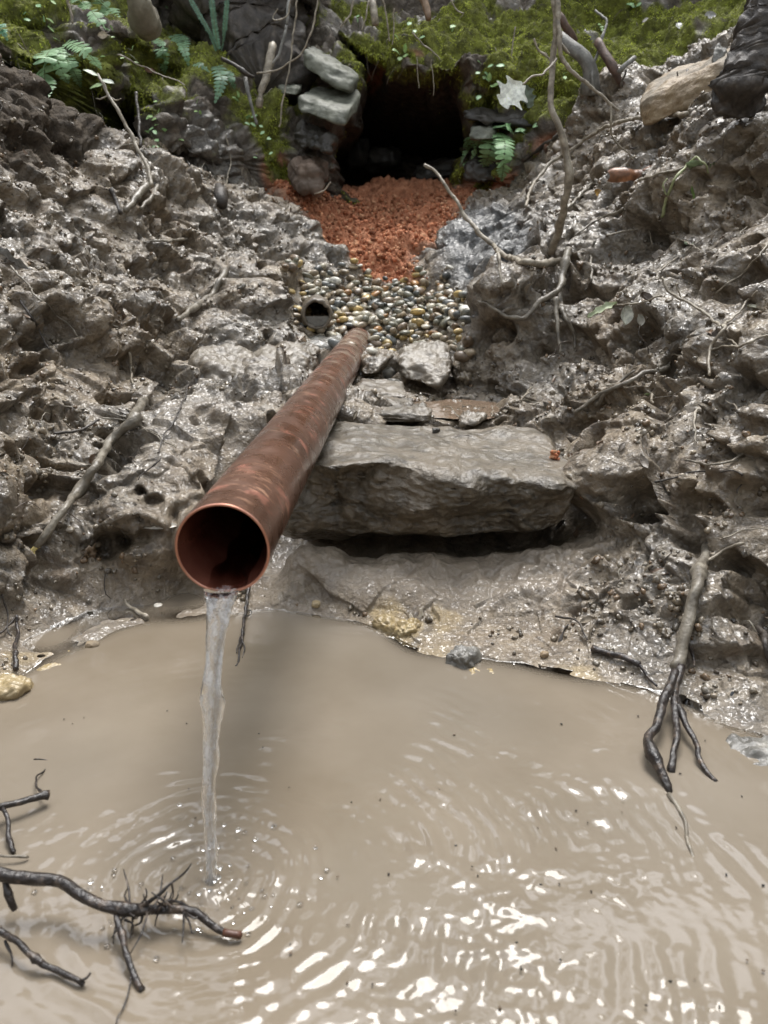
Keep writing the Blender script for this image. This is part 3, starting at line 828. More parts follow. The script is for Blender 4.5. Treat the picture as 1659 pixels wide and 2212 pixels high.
def leaf_mesh(L, Wd, kind='oval', curl=.2, fold=.15, seed=0, col=(.1, .2, .05), n=14, twist=0.0, back=None):
    """a leaf lying along +Y from its stalk, 0.4 mm thick"""
    r = random.Random(seed)
    prof = []
    for i in range(n + 1):
        t = i / n
        if kind == 'oval': w = math.sin(math.pi * min(1, t * .97 + .015)) ** .75
        elif kind == 'long': w = math.sin(math.pi * t ** .8) ** .9
        else:
            w = math.sin(math.pi * min(1, t * .96 + .02)) ** .6
            ph = (t * 3.0 + .15) % 1.0
            w *= .58 + .62 * (abs(ph - .5) * 2) ** 2.2 if kind == 'holly' else 1
        prof.append(max(w, .02) * Wd / 2 * r.uniform(.94, 1.06))
    V = []; m = 5
    for side in (0, 1):
        for i in range(n + 1):
            t = i / n
            for j in range(m):
                s_ = (j / (m - 1)) * 2 - 1
                x = s_ * prof[i]
                z = abs(s_) ** 1.3 * fold * Wd / 2 - curl * L * (t - .35) ** 2 + .03 * Wd * math.sin(9 * t + 5 * s_)
                a = twist * (t - .5)
                V.append((x * math.cos(a), t * L, z + x * math.sin(a) - side * .0004))
    F = []
    K = (n + 1) * m
    for i in range(n):
        for j in range(m - 1):
            a = i * m + j
            F.append((a, a + 1, a + m + 1, a + m)); F.append((K + a, K + a + m, K + a + m + 1, K + a + 1))
    V = np.array(V)
    C = np.tile(np.array(col, float), (len(V), 1))
    vein = np.array([1.0 + (.35 if abs(((j % m) / (m - 1)) * 2 - 1) < .1 else 0) for j in range(len(V))])
    C = C * vein[:, None]
    if back is not None: C[K:] = back
    return V, np.array(F), C
def xf(V, loc, rot, s=1.0):
    m = rot if np.ndim(rot) == 2 else np.array(Euler(tuple(rot)).to_matrix())
    return (V * s) @ m.T + np.array(loc)
def frame(fwd, up):
    f = np.array(fwd, float); f /= np.linalg.norm(f)
    x = np.cross(f, up); x /= np.linalg.norm(x) + 1e-9
    z = np.cross(x, f)
    return np.stack([x, f, z], 1)          # columns: X, Y(along), Z
def leaf_at(name, loc, rot, L, Wd, label, cat='leaf', mat=None, group=None, parent=None, **kw):
    V, F, C = leaf_mesh(L, Wd, **kw)
    m = np.array(rot) if isinstance(rot, np.ndarray) else np.array(Euler(rot).to_matrix())
    me = np_mesh(name, V @ m.T, F); cattr(me, 'col', C)
    o = link(name, me, mat or M['leaf'], parent); o.location = loc
    if label: tag(o, label, cat, group)
    return o
VIEW = np.array(ray(829, 900)); VIEW /= np.linalg.norm(VIEW)

# ------------------------------------------------------------------ the copper pipe
PD = Vector((.0322, .9563 + .3247 * .2924, .3247 * .9563 - .2924)).normalized()
PM = Vector((-.113, .5059, .208))
def lathe(prof, n, length_rings=None):
    V = []; F = []
    for a, r in prof:
        for k in range(n):
            t = 2 * math.pi * k / n; V.append((r * math.cos(t), a, r * math.sin(t)))
    for i in range(len(prof) - 1):
        for k in range(n):
            F.append((i * n + k, i * n + (k + 1) % n, (i + 1) * n + (k + 1) % n, (i + 1) * n + k))
    return np.array(V), np.array(F)
RO, RI = .0335, .0315
pf = frame(PD, (0, 0, 1))
proot = empty('copper_pipe', PM); tag(proot, 'long dull brown copper pipe running from the gravel down over the slab, pouring water', 'pipe')
t = NT('dull_copper')
n1 = t.noise(9, 5, .6); mp = t.n('Mapping', Scale=(6, 1.2, 6)); t.t.links.new(t.n('TexCoord').outputs['Object'], mp.inputs[0])
n2 = t.noise(60, 5, .6, mp.outputs[0]); n3 = t.noise(36, 4, .6)
mp2 = t.n('Mapping', Scale=(1, 4.0, 1), Rotation=(.12, .2, .3)); t.t.links.new(t.n('TexCoord').outputs['Object'], mp2.inputs[0])
sc = t.noise(42, 4, .7, mp2.outputs[0], 1.2)
c = t.ramp(n1, [(.3, (.080, .040, .025)), (.5, (.125, .062, .040)), (.72, (.175, .090, .060))])
c = t.mix(t.math('MULTIPLY', t.ramp(sc, [(.56, 0), (.62, .75)]), t.ramp(t.noise(14, 2), [(.45, .05), (.6, 1)])), c, (.46, .26, .17))
c = t.mix(t.ramp(n3, [(.58, 0), (.70, .6)]), c, (.50, .21, .15))
tc = t.n('TexCoord').outputs['Object']; sx = t.n('SeparateXYZ'); t.t.links.new(tc, sx.inputs[0])
mud_n = t.math('ADD', t.math('MULTIPLY', sx.outputs['Y'], .16), t.noise(26, 5, .65))
c = t.mix(t.ramp(mud_n, [(.66, 0), (.78, .75)]), c, (.25, .20, .15))
low = t.math('ADD', t.math('MULTIPLY', sx.outputs['Z'], -12.0), t.noise(30, 4))
c = t.mix(t.ramp(low, [(.66, 0), (.9, .6)]), c, (.27, .235, .19))
r_ = t.ramp(t.noise(30, 4), [(.35, .18), (.65, .42)])
b = t.bump(t.noise(220, 4), .35, .0008)
met = t.ramp(mud_n, [(.60, .35), (.72, .03)])
t.pbr(c, r_, b, Metallic=met, Specular__IOR__Level=.5)
M['copper'] = t.m
t = NT('wet_copper_inside'); n = t.noise(30, 4)
t.pbr(t.ramp(n, [(.3, (.18, .055, .036)), (.7, (.34, .125, .085))]), .18, t.bump(n, .3, .001), Metallic=.35); M['copper_in'] = t.m
t = NT('cut_copper_edge'); t.pbr((.55, .27, .19), .32, Metallic=.75); M['copper_cut'] = t.m
LP = 1.62
def bake(V): return V @ pf.T
ring = [(0.0008, RO)] + [(a, RO) for a in np.linspace(.004, LP, 90)]
V, F = lathe(ring, 72)
V[:, [0, 2]] *= (1 + .004 * fbm(V, .09, 2, 5))[:, None]
o = link('tube', np_mesh('tube', bake(V), F[:, ::-1]), M['copper'], proot)
V, F = lathe([(.0006, RI)] + [(a, RI) for a in np.linspace(.004, LP, 40)] + [(LP, RO)], 72)
link('bore', np_mesh('bore', bake(V), F), M['copper_in'], proot)
V, F = lathe([(.0008, RO), (0, RO - .0004), (-.0003, (RO + RI) / 2), (0, RI + .0004), (.0006, RI)], 72)
link('cut_edge', np_mesh('cut_edge', bake(V), F), M['copper_cut'], proot)
# water lying in the bottom of the pipe, spilling over the lip
t = NT('running_water')
b = t.bump(t.noise(150, 3), .25, .002)
gl = t.n('BsdfGlass', Roughness=.02, IOR=1.33); gl.inputs['Color'].default_value = (.97, .975, .98, 1); t.t.links.new(b, gl.inputs['Normal'])
tr = t.n('BsdfTranslucent'); tr.inputs[0].default_value = (.85, .87, .9, 1); df = t.n('BsdfPrincipled', Roughness=.1); df.inputs['Base Color'].default_value = (.80, .82, .86, 1)
m1 = t.n('MixShader', i0=.5); t.t.links.new(tr.outputs[0], m1.inputs[1]); t.t.links.new(df.outputs[0], m1.inputs[2])
mpp = t.n('Mapping', Scale=(1, 1, .22)); t.t.links.new(t.obj(), mpp.inputs['Vector'])
aer = t.ramp(t.noise(170, 3, .6, mpp.outputs[0]), [(.46, .03), (.66, .55)])
m2 = t.n('MixShader'); t.t.links.new(aer, m2.inputs[0]); t.t.links.new(gl.outputs[0], m2.inputs[1]); t.t.links.new(m1.outputs[0], m2.inputs[2])
t.t.links.new(m2.outputs[0], t.out.inputs['Surface']); M['stream'] = t.m
t = NT('clear_running_water'); g_ = t.n('BsdfGlass', Roughness=.01, IOR=1.33); b = t.bump(t.noise(70, 2), .15, .002); t.t.links.new(b, g_.inputs['Normal']); t.t.links.new(g_.outputs[0], t.out.inputs['Surface']); M['clear'] = t.m
t = NT('thin_water_film'); b = t.bump(t.noise(30, 1), .05, .002); ta = t.n('BsdfTransparent', Color=(.93, .9, .88, 1)); ga = t.n('BsdfGlossy', Roughness=.04); t.t.links.new(b, ga.inputs['Normal']); fa = t.n('Fresnel', IOR=1.4); t.t.links.new(b, fa.inputs['Normal']); ma = t.n('MixShader'); t.t.links.new(fa.outputs[0], ma.inputs[0]); t.t.links.new(ta.outputs[0], ma.inputs[1]); t.t.links.new(ga.outputs[0], ma.inputs[2]); t.t.links.new(ma.outputs[0], t.out.inputs['Surface']); ma.inputs[0].default_value = .1; M['film'] = t.m

# falling stream: leaves the lip nearly level, bends down, lands at IMP
lip = np.array(PM) + pf @ np.array([-.002, .0, -RI + .0025])
imp = np.array(IMP)
ns = 130
sw = Soup(); S = []
pts = []
for i in range(ns):
    u = i / (ns - 1)
    if u < .06:
        q = lip + np.array(PD) * (.004 * (1 - u / .06))
    else:
        v_ = (u - .06) / .94
        q = lip + (imp - lip) * np.array([v_ ** .55, v_ ** .55, v_ ** 1.0])
        q[2] = lip[2] + (imp[2] - .002 - lip[2]) * v_
        k = v_ ** .5
        q[0] = lip[0] + (imp[0] - lip[0]) * k; q[1] = lip[1] + (imp[1] - lip[1]) * k
    pts.append((q, u))
V = []; sides = 20
pts = [p_ for p_ in pts if p_[1] >= .055]; ns = len(pts)
for q, u in pts:
    z = lip[2] - q[2]
    fr_ = z / (lip[2] - imp[2]); w = .0125 if u < .06 else float(np.interp(fr_, [0, .04, .10, .2, .27, .345, .42, .5, .65, .8, .95, 1], [.0125, .0088, .0072, .0056, .0060, .0087, .0058, .0051, .0046, .0042, .0037, .0040]))
    th_ = .0035 if u < .06 else max(.0022, .0040 - .008 * z) + .0012 * math.sin(z * 90 + 2)
    if fr_ > .5: w *= 1 + .10 * math.sin(z * 210); th_ = w * .7
    off = float(np.interp(fr_, [0, .1, .2, .35, .5, .75, 1], [.0, .0012, .0004, .0008, -.0004, -.0006, 0])) + .0006 * math.sin(z * 90)
    for k in range(sides):
        a = 2 * math.pi * k / sides
        V.append((q[0] + off + w * math.cos(a) * (1 + .10 * math.sin(3 * a + z * 200)), q[1] + th_ * math.sin(a) * (1 if u >= .06 else .15), q[2] + (th_ * .5 * math.sin(a) if u < .06 else 0)))
i = np.arange(ns - 1)[:, None] * sides; j = np.arange(sides)[None]
F = np.stack([i + j, i + (j + 1) % sides, i + sides + (j + 1) % sides, i + sides + j], -1).reshape(-1, 4)
V = np.array(V); c0 = lip
wr = empty('water_stream', lip); tag(wr, 'clear water falling in a thin wobbling stream from the pipe mouth into the pool', 'water')
link('falling_water', np_mesh('falling_water', V - c0, F), M['stream'], wr)
# sheet of water in the pipe bottom (hugging the bore)
nx, ny = 26, 60; V = []
for a in range(ny):
    yy = -.0035 + .45 * (a / (ny - 1)) ** 1.6
    for b_ in range(nx):
        s_ = b_ / (nx - 1) * 2 - 1
        lv = -RI + .0036 + .0008 * math.sin(yy * 120 + s_ * 2)
        half = math.sqrt(max(RI ** 2 - lv ** 2, 0)) * .985
        V.append((s_ * half, yy, lv + .0006 * math.cos(7 * s_ + yy * 60) - (.004 if yy < -.001 else 0) * (1 - abs(s_) ** 2)))
V = np.array(V); idx = np.arange(nx * ny).reshape(ny, nx)
F = np.stack([idx[:-1, :-1], idx[:-1, 1:], idx[1:, 1:], idx[1:, :-1]], -1).reshape(-1, 4)
o = link('water_in_pipe', np_mesh('water_in_pipe', bake(V) + np.array(PM) - c0, F), M['film'], wr)
# droplets and bubbles where it lands
sw = Soup()
bv, bf = (lambda: (np.array([v.co[:] for v in bm_.verts]), np.array([[v.index for v in f.verts] for f in bm_.faces])))() if False else (None, None)
def ico(sub):
    bm_ = bmesh.new(); bmesh.ops.create_icosphere(bm_, subdivisions=sub, radius=1.0)
    V_ = np.array([v.co[:] for v in bm_.verts]); F_ = np.array([[v.index for v in f.verts] for f in bm_.faces]); bm_.free(); return V_, F_
I1, I2, I3 = ico(1), ico(2), ico(3)
for k in range(110):
    a = rng.uniform(0, 2 * np.pi); d = abs(rng.normal(0, .034)) + .003
    s_ = rng.uniform(.0006, .0021)
    sw.add(I2[0] * s_ * np.array([1, 1, .75]) + imp - c0 + np.array([math.cos(a) * d * 1.3, math.sin(a) * d, .0006 + (rng.uniform(0, .012) if rng.random() < .2 else 0)]), I2[1])
tag(link('splash_drops', sw.mesh('splash_drops'), M['clear'], wr), kind='stuff')

# ------------------------------------------------------------------ old drain pipe, caked with mud
dc = W(685, 680, 1.86)
rd = px_r(64, dc)
df_ = frame((-.10, 1, .06), (0, 0, 1))
droot = empty('drain_pipe', dc); tag(droot, 'short round drain pipe end caked in mud beside the gravel, half full of water', 'pipe')
V, F = lathe([(.10, rd * 1.0), (.05, rd * 1.02), (.006, rd), (0, rd * .97), (-.002, rd * .88), (.001, rd * .78), (.01, rd * .74), (.25, rd * .72)], 56)
V += (fbm(V, .014, 3, 3) * .0035 + fbm(V, .005, 2, 4) * .0015)[:, None] * np.array([1, .5, 1])
link('pipe_wall', np_mesh('pipe_wall', V @ df_.T, F[:, ::-1]), M['muddy'], droot)
V = np.array([(rd * .76 * math.cos(a), .004, rd * .76 * math.sin(a)) for a in np.linspace(0, 2 * math.pi, 40, endpoint=False)])
V = []; ny = 8
for a in range(ny):
    for b_ in range(8): V.append(((b_ / 7 * 2 - 1) * rd * .72, .004 + a * .02, -rd * .12 + .0004 * math.sin(b_ + a)))
idx = np.arange(64).reshape(8, 8)
link('standing_water', np_mesh('standing_water', np.array(V) @ df_.T, np.stack([idx[:-1, :-1], idx[:-1, 1:], idx[1:, 1:], idx[1:, :-1]], -1).reshape(-1, 4)), M['puddle'], droot)
V = []
for b_ in range(13):
    a = math.pi + math.pi * b_ / 12; V.append((rd * .76 * math.cos(a), .003, rd * .76 * math.sin(a) * .99 if b_ not in (0, 12) else -rd * .12))
V = [(x, y, min(z, -rd * .12)) for x, y, z in V] + [(0, .003, -rd * .12)]
F = np.array([(13, k, k + 1) for k in range(12)])
link('silt_plug', np_mesh('silt_plug', np.array(V) @ df_.T, F), M['greystone'], droot)

# ------------------------------------------------------------------ stones
# the big slab under the pipe
def slab():
    c = [W(585,1160,.93), W(640,985,.925), W(690,1165,1.13), W(690,912,1.15),
         W(1200,1152,.925), W(1272,1054,.905), W(1195,1120,1.13), W(1165,922,1.16)]
    V, F = rock_mesh(c, n=130, k=15, amp=.0035, seed=21, ledge=.003, facet=.010, rough=1.2)
    N = vnormals(V, F)
    # broken front: bites out of the upper edge and a stepped fracture
    e = perlin(np.stack([V[:, 0], V[:, 2] * .9, V[:, 0] * 0], -1), .05, 66)
    front = np.clip(-N[:, 1], 0, 1) * (1 - np.clip(N[:, 2], 0, 1) * .5)
    V[:, 1] += front * (.012 * sstep(-.1, .3, e) - .004) + front * (fbm(V, .10, 2, 67, .6) * .018 + (worley(V + .015 * perlin(V, .03, 5)[:, None], .06, 70)[2] - .5) * .014 + (worley(V + .01 * perlin(V, .02, 6)[:, None], .024, 74)[2] - .5) * .006 + fbm(V, .010, 2, 72, .65) * .003)
    topm = np.clip(N[:, 2], 0, 1); lft = sstep(.02, -.10, V[:, 0]) * sstep(1.0, .93, V[:, 1])
    V[:, 2] -= topm * lft * .014
    V[:, 2] += (1 - topm) * 0 + topm * fbm(V, .03, 2, 68) * .002
    c = V.mean(0)
    o = link('stone_slab', np_mesh('stone_slab', V - c, F), M['slab']); o.location = c
    tag(o, 'long thick wet grey stone slab lying across under the copper pipe above a dark gap', 'stone slab')
slab()
MG = 'muddy stones around the pipe'
def R8(*q): return [W(*p) for p in q]
rock('stone', R8((410,845,1.36),(405,765,1.40),(430,800,1.55),(430,745,1.58),(540,868,1.32),(545,790,1.38),(560,800,1.55),(560,748,1.60)), M['muddy'], 'rounded mud coated stone left of the pipe, the one farther from it', 'stone', MG, n=40, k=3.2, amp=.007, seed=31)
rock('stone', R8((520,862,1.33),(515,775,1.38),(540,800,1.60),(540,748,1.62),(668,835,1.36),(690,762,1.43),(680,780,1.6),(700,742,1.64)), M['muddy'], 'large slick mud coated stone touching the left side of the pipe', 'stone', MG, n=44, k=3.4, amp=.008, seed=32)
rock('flat_stone', R8((590,775,1.68),(600,752,1.70),(600,760,1.85),(640,726,1.88),(735,765,1.68),(738,735,1.72),(742,750,1.85),(742,724,1.88)), M['greystone'], 'flat dark grey stone left of the pipe end, just below the drain pipe', 'stone', MG, n=30, k=5, amp=.004, seed=33, ledge=.003)
rock('flat_stone', R8((525,915,1.18),(530,882,1.19),(540,895,1.3),(545,866,1.32),(602,905,1.18),(605,880,1.2),(612,880,1.3),(612,864,1.32)), M['muddy'], 'small flat mud coated stone touching the pipe, nearest the pipe mouth', 'stone', MG, n=26, k=4, amp=.004, seed=34)
rock('stone', R8((858,828,1.52),(845,772,1.56),(880,770,1.72),(890,738,1.74),(948,846,1.46),(985,800,1.48),(975,790,1.64),(972,738,1.70)), M['muddy'], 'large brown angular stone right of the pipe at the foot of the gravel', 'stone', MG, n=40, k=4.2, amp=.006, seed=35, facet=.006, ledge=.004)
rock('stone', R8((778,815,1.52),(782,785,1.54),(790,790,1.62),(800,765,1.64),(812,812,1.50),(845,770,1.54),(830,780,1.62),(858,757,1.66)), M['muddy'], 'narrow wedge shaped stone between the pipe and the large brown angular stone', 'stone', MG, n=24, k=4, amp=.004, seed=36)
rock('stone', R8((742,913,1.17),(748,885,1.18),(765,880,1.30),(775,852,1.33),(938,915,1.17),(940,888,1.185),(905,880,1.28),(880,855,1.30)), M['slab'], 'flat grey stone with broken front edge sitting on the back of the big slab', 'stone', MG, n=40, k=8, amp=.004, seed=37, ledge=.004)
rock('flat_stone', R8((765,856,1.34),(770,840,1.35),(775,830,1.48),(780,815,1.5),(885,862,1.32),(885,850,1.33),(870,835,1.46),(860,822,1.48)), M['muddy'], 'thin flat stone below the two pale grey cobbles beside the pipe', 'stone', MG, n=26, k=6, amp=.003, seed=38, ledge=.003)
rock('stone', R8((985,925,1.15),(990,905,1.16),(1000,900,1.24),(1005,890,1.25),(1035,928,1.14),(1040,905,1.15),(1045,900,1.24),(1050,890,1.25)), M['muddy'], 'small muddy lump damming the right end of the puddle', 'stone', MG, n=20, k=3, amp=.004, seed=39)
rock('cobble', box_corners(on(838,806,.0), .035, .03, .026, seed=3), M['greystone'], 'pale grey cobble in front of the angular stone, upper of two', 'stone', 'two grey cobbles by the pipe', n=16, k=2.4, amp=.0008, seed=40)
rock('cobble', box_corners(on(849,826,.0), .036, .026, .018, seed=5), M['greystone'], 'flat pale grey cobble in front of the angular stone, lower of two', 'stone', 'two grey cobbles by the pipe', n=16, k=2.4, amp=.0008, seed=41)
rock('stone_chip', box_corners(W(942,931,1.12), .011, .011, .009, seed=8), M['darkrock'], 'small dark stone chip lying on top of the slab', 'stone', n=8, k=3, amp=.001, seed=42)
CG = 'stones around the dark hole'
d_ = 2.92
rock('stone', R8((652,150,d_-.12),(654,108,d_-.1),(668,128,d_+.1),(672,96,d_+.12),(755,205,d_-.2),(772,170,d_-.16),(768,190,d_),(776,155,d_+.02)), M['lichen'], 'long grey stone tilting down to the right, upper left of the dark hole', 'stone', CG, n=30, k=7, amp=.006, seed=51)
rock('stone', R8((642,240,d_-.22),(645,212,d_-.2),(668,215,d_),(682,184,d_+.02),(744,276,d_-.32),(752,245,d_-.3),(774,235,d_-.1),(776,200,d_-.08)), M['lichen'], 'squared grey stone with flat top just under the tilted one beside the hole', 'stone', CG, n=30, k=9, amp=.005, seed=52)
rock('stone', R8((600,205,2.80),(602,184,2.82),(608,196,2.95),(610,176,2.97),(645,210,2.78),(650,190,2.8),(650,200,2.95),(652,180,2.97)), M['lichen'], 'small pale stone wedged left of the squared grey stone', 'stone', CG, n=18, k=5, amp=.005, seed=53)
rock('stone', R8((640,320,2.72),(642,275,2.76),(660,300,2.9),(665,262,2.92),(708,335,2.62),(722,305,2.64),(722,320,2.8),(728,296,2.82)), M['darkrock'], 'dark layered stone under the squared one, left side of the hole', 'stone', CG, n=34, k=5, amp=.008, seed=54, ledge=.010)
rock('boulder', R8((628,425,2.62),(618,345,2.66),(640,380,2.9),(640,322,2.92),(700,425,2.60),(700,352,2.62),(712,400,2.85),(708,345,2.88)), mat_rock('earthy_boulder', (.075, .055, .042), (.155, .12, .095), (.24, .20, .165), (.6, .8), 14, .006, (.13, .09, .065), .25), 'rounded earthy boulder standing at the left foot of the dark hole on red clay', 'boulder', CG, n=34, k=3.4, amp=.012, seed=55, facet=.008)
rock('stone', R8((1000,262,2.78),(1002,240,2.80),(1005,250,3.0),(1006,232,3.02),(1175,278,2.66),(1180,254,2.68),(1180,262,2.9),(1184,244,2.92)), M['darkrock'], 'long thin dark stone ledge under the moss, right side of the hole', 'stone', CG, n=36, k=6, amp=.008, seed=56, ledge=.012)
rock('stone', R8((1012,305,2.72),(1016,278,2.74),(1018,295,2.9),(1020,268,2.92),(1068,308,2.70),(1066,276,2.72),(1070,290,2.9),(1070,270,2.92)), M['lichen'], 'small grey stone behind the fern at the right of the hole', 'stone', CG, n=22, k=5, amp=.005, seed=57)
rock('stone', R8((1000,400,2.86),(1005,345,2.88),(1010,370,3.0),(1012,335,3.02),(1085,402,2.80),(1090,350,2.82),(1090,370,3.0),(1092,340,3.02)), M['darkrock'], 'dark stone under the fern at the right foot of the hole', 'stone', CG, n=24, k=4, amp=.008, seed=58)
rock('stone', R8((890,395,3.25),(895,365,3.3),(905,370,3.5),(905,350,3.55),(985,385,3.2),(985,345,3.25),(985,360,3.5),(985,340,3.55)), M['darkrock'], 'dark slab lying just inside the mouth of the hole', 'stone', CG, n=22, k=5, amp=.008, seed=59)
for k, (x_, y_, w_, h_) in enumerate([(830,345,60,40),(770,330,40,60)]):
    rock('stone', box_corners(W(x_, y_, 3.9), w_*.0026, .2, h_*.0024, seed=60+k), M['darkrock'], ['dim stone at the back of the dark hole, in the middle', 'dim stone at the back of the dark hole, by its left wall'][k], 'stone', CG, n=14, k=4, amp=.01, seed=60+k)
rock('sandstone_block', R8((1378,290,1.92),(1368,222,1.94),(1430,190,2.14),(1422,165,2.16),(1560,215,1.76),(1578,124,1.78),(1600,130,1.96),(1600,90,1.98)), M['tan'], 'large tan sandstone block half buried in the right mud bank', 'stone', n=44, k=6, amp=.006, seed=71, ledge=.004)
# stones at the water's edge
q = WZ(1625, 1655, -.012)
rock('stone', [q + Vector(v) for v in ((-.034,-.030,-.012),(-.030,-.022,.012),(-.028,.03,-.012),(-.026,.026,.016),(.05,-.028,-.012),(.045,-.02,.018),(.05,.03,-.012),(.045,.026,.026))], M['greystone'], 'grey brown stone half sunk in the pool at the right edge', 'stone', 'stones at the water edge', n=30, k=3.6, amp=.003, seed=72)
rock('pebble', box_corners(WZ(1634, 1517, .006), .022, .018, .014, seed=4), mat_rock('orange_quartz', (.20, .06, .03), (.42, .15, .08), (.60, .35, .22), (.1, .2), 60, .002, (.35, .28, .2), .6), 'wet orange red pebble at the right waterline', 'pebble', 'stones at the water edge', n=16, k=2.6, amp=.001, seed=73)
for (x_, y_, sx_, sy_, sz_, lb, sd_) in [(838,1352,.040,.026,.018,'flat ochre stone at the waterline, left of the pale cluster',80),(885,1368,.030,.026,.024,'ochre yellow stone at the waterline in the middle of the shore',81),
        (1000,1425,.036,.030,.026,'blue grey stone with ochre crust at the waterline',82),(1040,1462,.045,.03,.014,'flat yellow stone just under water off the middle shore',83),
        (925,1340,.034,.016,.012,'ochre stone pressed in the mud above the pale cluster',84),(15,1490,.045,.04,.024,'pale yellow rounded stone at the left edge of the waterline',85),(1655,1500,.02,.02,.018,'small ochre stone in mud at the far right waterline',86),
        (140,1440,.07,.03,.012,'long tan stone just under water by the left shore',87),(1620,1430,.014,.012,.012,'small brown stone on the mud at the right edge',88)]:
    mt = M['ochrerock'] if sd_ not in (82, 88) else M['greystone']
    rock('stone', box_corners(WZ(x_, y_, .000 if sd_ not in (83, 87) else -.009) + Vector((0, 0, .001)), sx_, sy_, sz_, rz=sd_ * .7, seed=sd_), mt, lb, 'stone', 'stones at the water edge', n=20, k=3.2, amp=.0025, seed=sd_)
for (x_, y_, s_, col, lb) in [(342,1312,.006,'chip','small cream pebble at the waterline left of the falling water'),(208,1178,.0065,'tan','small tan pebble in the mud of the left bank'),(200,1396,.009,'tan','buff pebble on the mud just above the left waterline'),
        (683,1306,.006,'ochrerock','small ochre pebble on the shore below the gap'),(635,1345,.004,'tan','tiny tan pebble at the waterline below the gap'),(1175,1415,.005,'tan','tiny tan pebble on the shore right of the yellow stones')]:
    rock('pebble', box_corners(on(x_, y_, .001), s_ * 2, s_ * 1.7, s_ * 1.4, seed=int(x_)), M[col], lb, 'pebble', 'single pebbles on the shore', n=8, k=2.5, amp=.0005, seed=int(x_))
# white quartz shards at the shoreline
sh = empty('quartz_shards', WZ(905, 1352, .0)); tag(sh, 'white pointed quartz shards standing at the waterline among ochre stones', 'stone', 'stones at the water edge')
for k, (dx, dz, tilt, h_) in enumerate([(-.008,0,-.25,.020),(.002,0,.0,.026),(.010,0,.3,.018)]):
    V, F = rock_mesh(box_corners((dx, .002 * k, h_ / 2 - .004), .009, .006, h_, ry=tilt, taper=.7, seed=k), n=8, k=7, amp=.0004, seed=k)
    link('shard', np_mesh('shard', V, F), M['chip'], sh)

# ------------------------------------------------------------------ gravel: river pebbles, the 300 nearest one by one
PCOL = {'slate grey': (.15, .155, .145), 'dark grey': (.075, .075, .068), 'olive grey': (.24, .23, .175), 'brown': (.20, .145, .095), 'pale buff': (.52, .47, .36),
        'ochre yellow': (.52, .38, .16), 'orange': (.42, .22, .085), 'off white': (.68, .65, .57), 'tan': (.36, .29, .20)}
PW = [12, 6, 22, 12, 15, 8, 3.5, 8, 20]
cn = list(PCOL); meshes = {}
def pebble_mesh(col, k):
    if (col, k) not in meshes:
        r = random.Random(k * 31 + 7)
        ax = (1.0, r.uniform(.62, .9), r.uniform(.40, .68))
        V = I3[0] * np.array(ax)
        V = V * (1 + .13 * perlin(V, 1.1, k) + .03 * perlin(V, .4, k + 3))[:, None]
        me = np_mesh('pebble', V * .5, I3[1])
        c = np.array(PCOL[col]) * r.uniform(.8, 1.15)
        band = 1 + .35 * np.clip(perlin(V * np.array([.3, .3, 2]), .5, k + 9), -1, 1)
        cattr(me, 'col', np.clip(c * band[:, None], .01, .8)); me.materials.append(M['pebble']); meshes[col, k] = me
    return meshes[col, k]
pb = []
gx = [p[0] for p in PG_GRAVEL]; gy = [p[1] for p in PG_GRAVEL]
cand = rng.uniform([min(gx), min(gy)], [max(gx), max(gy)], (9000, 2))
cd_ = poly_dist(cand[:, 0], cand[:, 1], PG_GRAVEL)
cand = cand[cd_ > -.004]
kept = []
for layer, (mind, zoff) in enumerate([(.0195, .001), (.025, .012), (.046, .023)]):
    acc = []
    for c_ in cand[rng.permutation(len(cand))]:
        if (acc and min((c_[0] - a[0]) ** 2 + (c_[1] - a[1]) ** 2 for a in acc) < mind ** 2): continue
        acc.append(c_)
    for a in acc:
        s_ = rng.choice([.020, .025, .031, .038], p=[.30, .36, .24, .10]) * rng.uniform(.88, 1.12)
        tz = (a[1] - PM.y) / PD.y; axp = PM + PD * tz                     # keep clear of the copper pipe
        z, _ = zdrop(a[0], a[1])
        if abs(a[0] - axp.x) < RO + s_ * .3 and tz < LP - .045: continue
        kept.append((a[0], a[1], z + zoff + s_ * .14, s_))
# a few loose ones around the foot of the slope and over the pipe's far end
ep = PM + PD * (LP - .03)
for dx, dy, dz in [(-.02, -.02, .038), (.012, .0, .042), (.03, -.03, .028), (-.035, .01, .022), (.0, .03, .045), (.035, .02, .030), (.02, .035, .04), (-.01,.045,.035), (-.02, .01, .048),(.01,.02,.05),(.03,.0,.044),(-.03,.03,.04),(-.045, -.03, .0),(.05,-.05,.0),(.045,-.01,.012)]:
    kept.append((ep.x + dx, ep.y + dy, ep.z + dz, .036))
for (x_, y_) in [(1000,768),(1010,750),(985,690),(1008,700),(715,735),(738,722),(725,755),(757,757),(700,718),(812,752),(818,738),(804,770),(795,790),(740,700),(760,700),(775,700),(790,700),(750,690),(770,688),(790,690),(735,690),(755,712),(812,715),(803,700),(780,712),(768,708),(812,700),(745,680),(1012,775),(998,782),(835,752),(728,738)]:
    p = on(x_, y_, 0); kept.append((p.x, p.y, p.z + .010, .036))
kept.sort(key=lambda k: math.hypot(k[0], k[1]) / k[3] * .0 + math.hypot(k[0], k[1]))
rest = Soup()
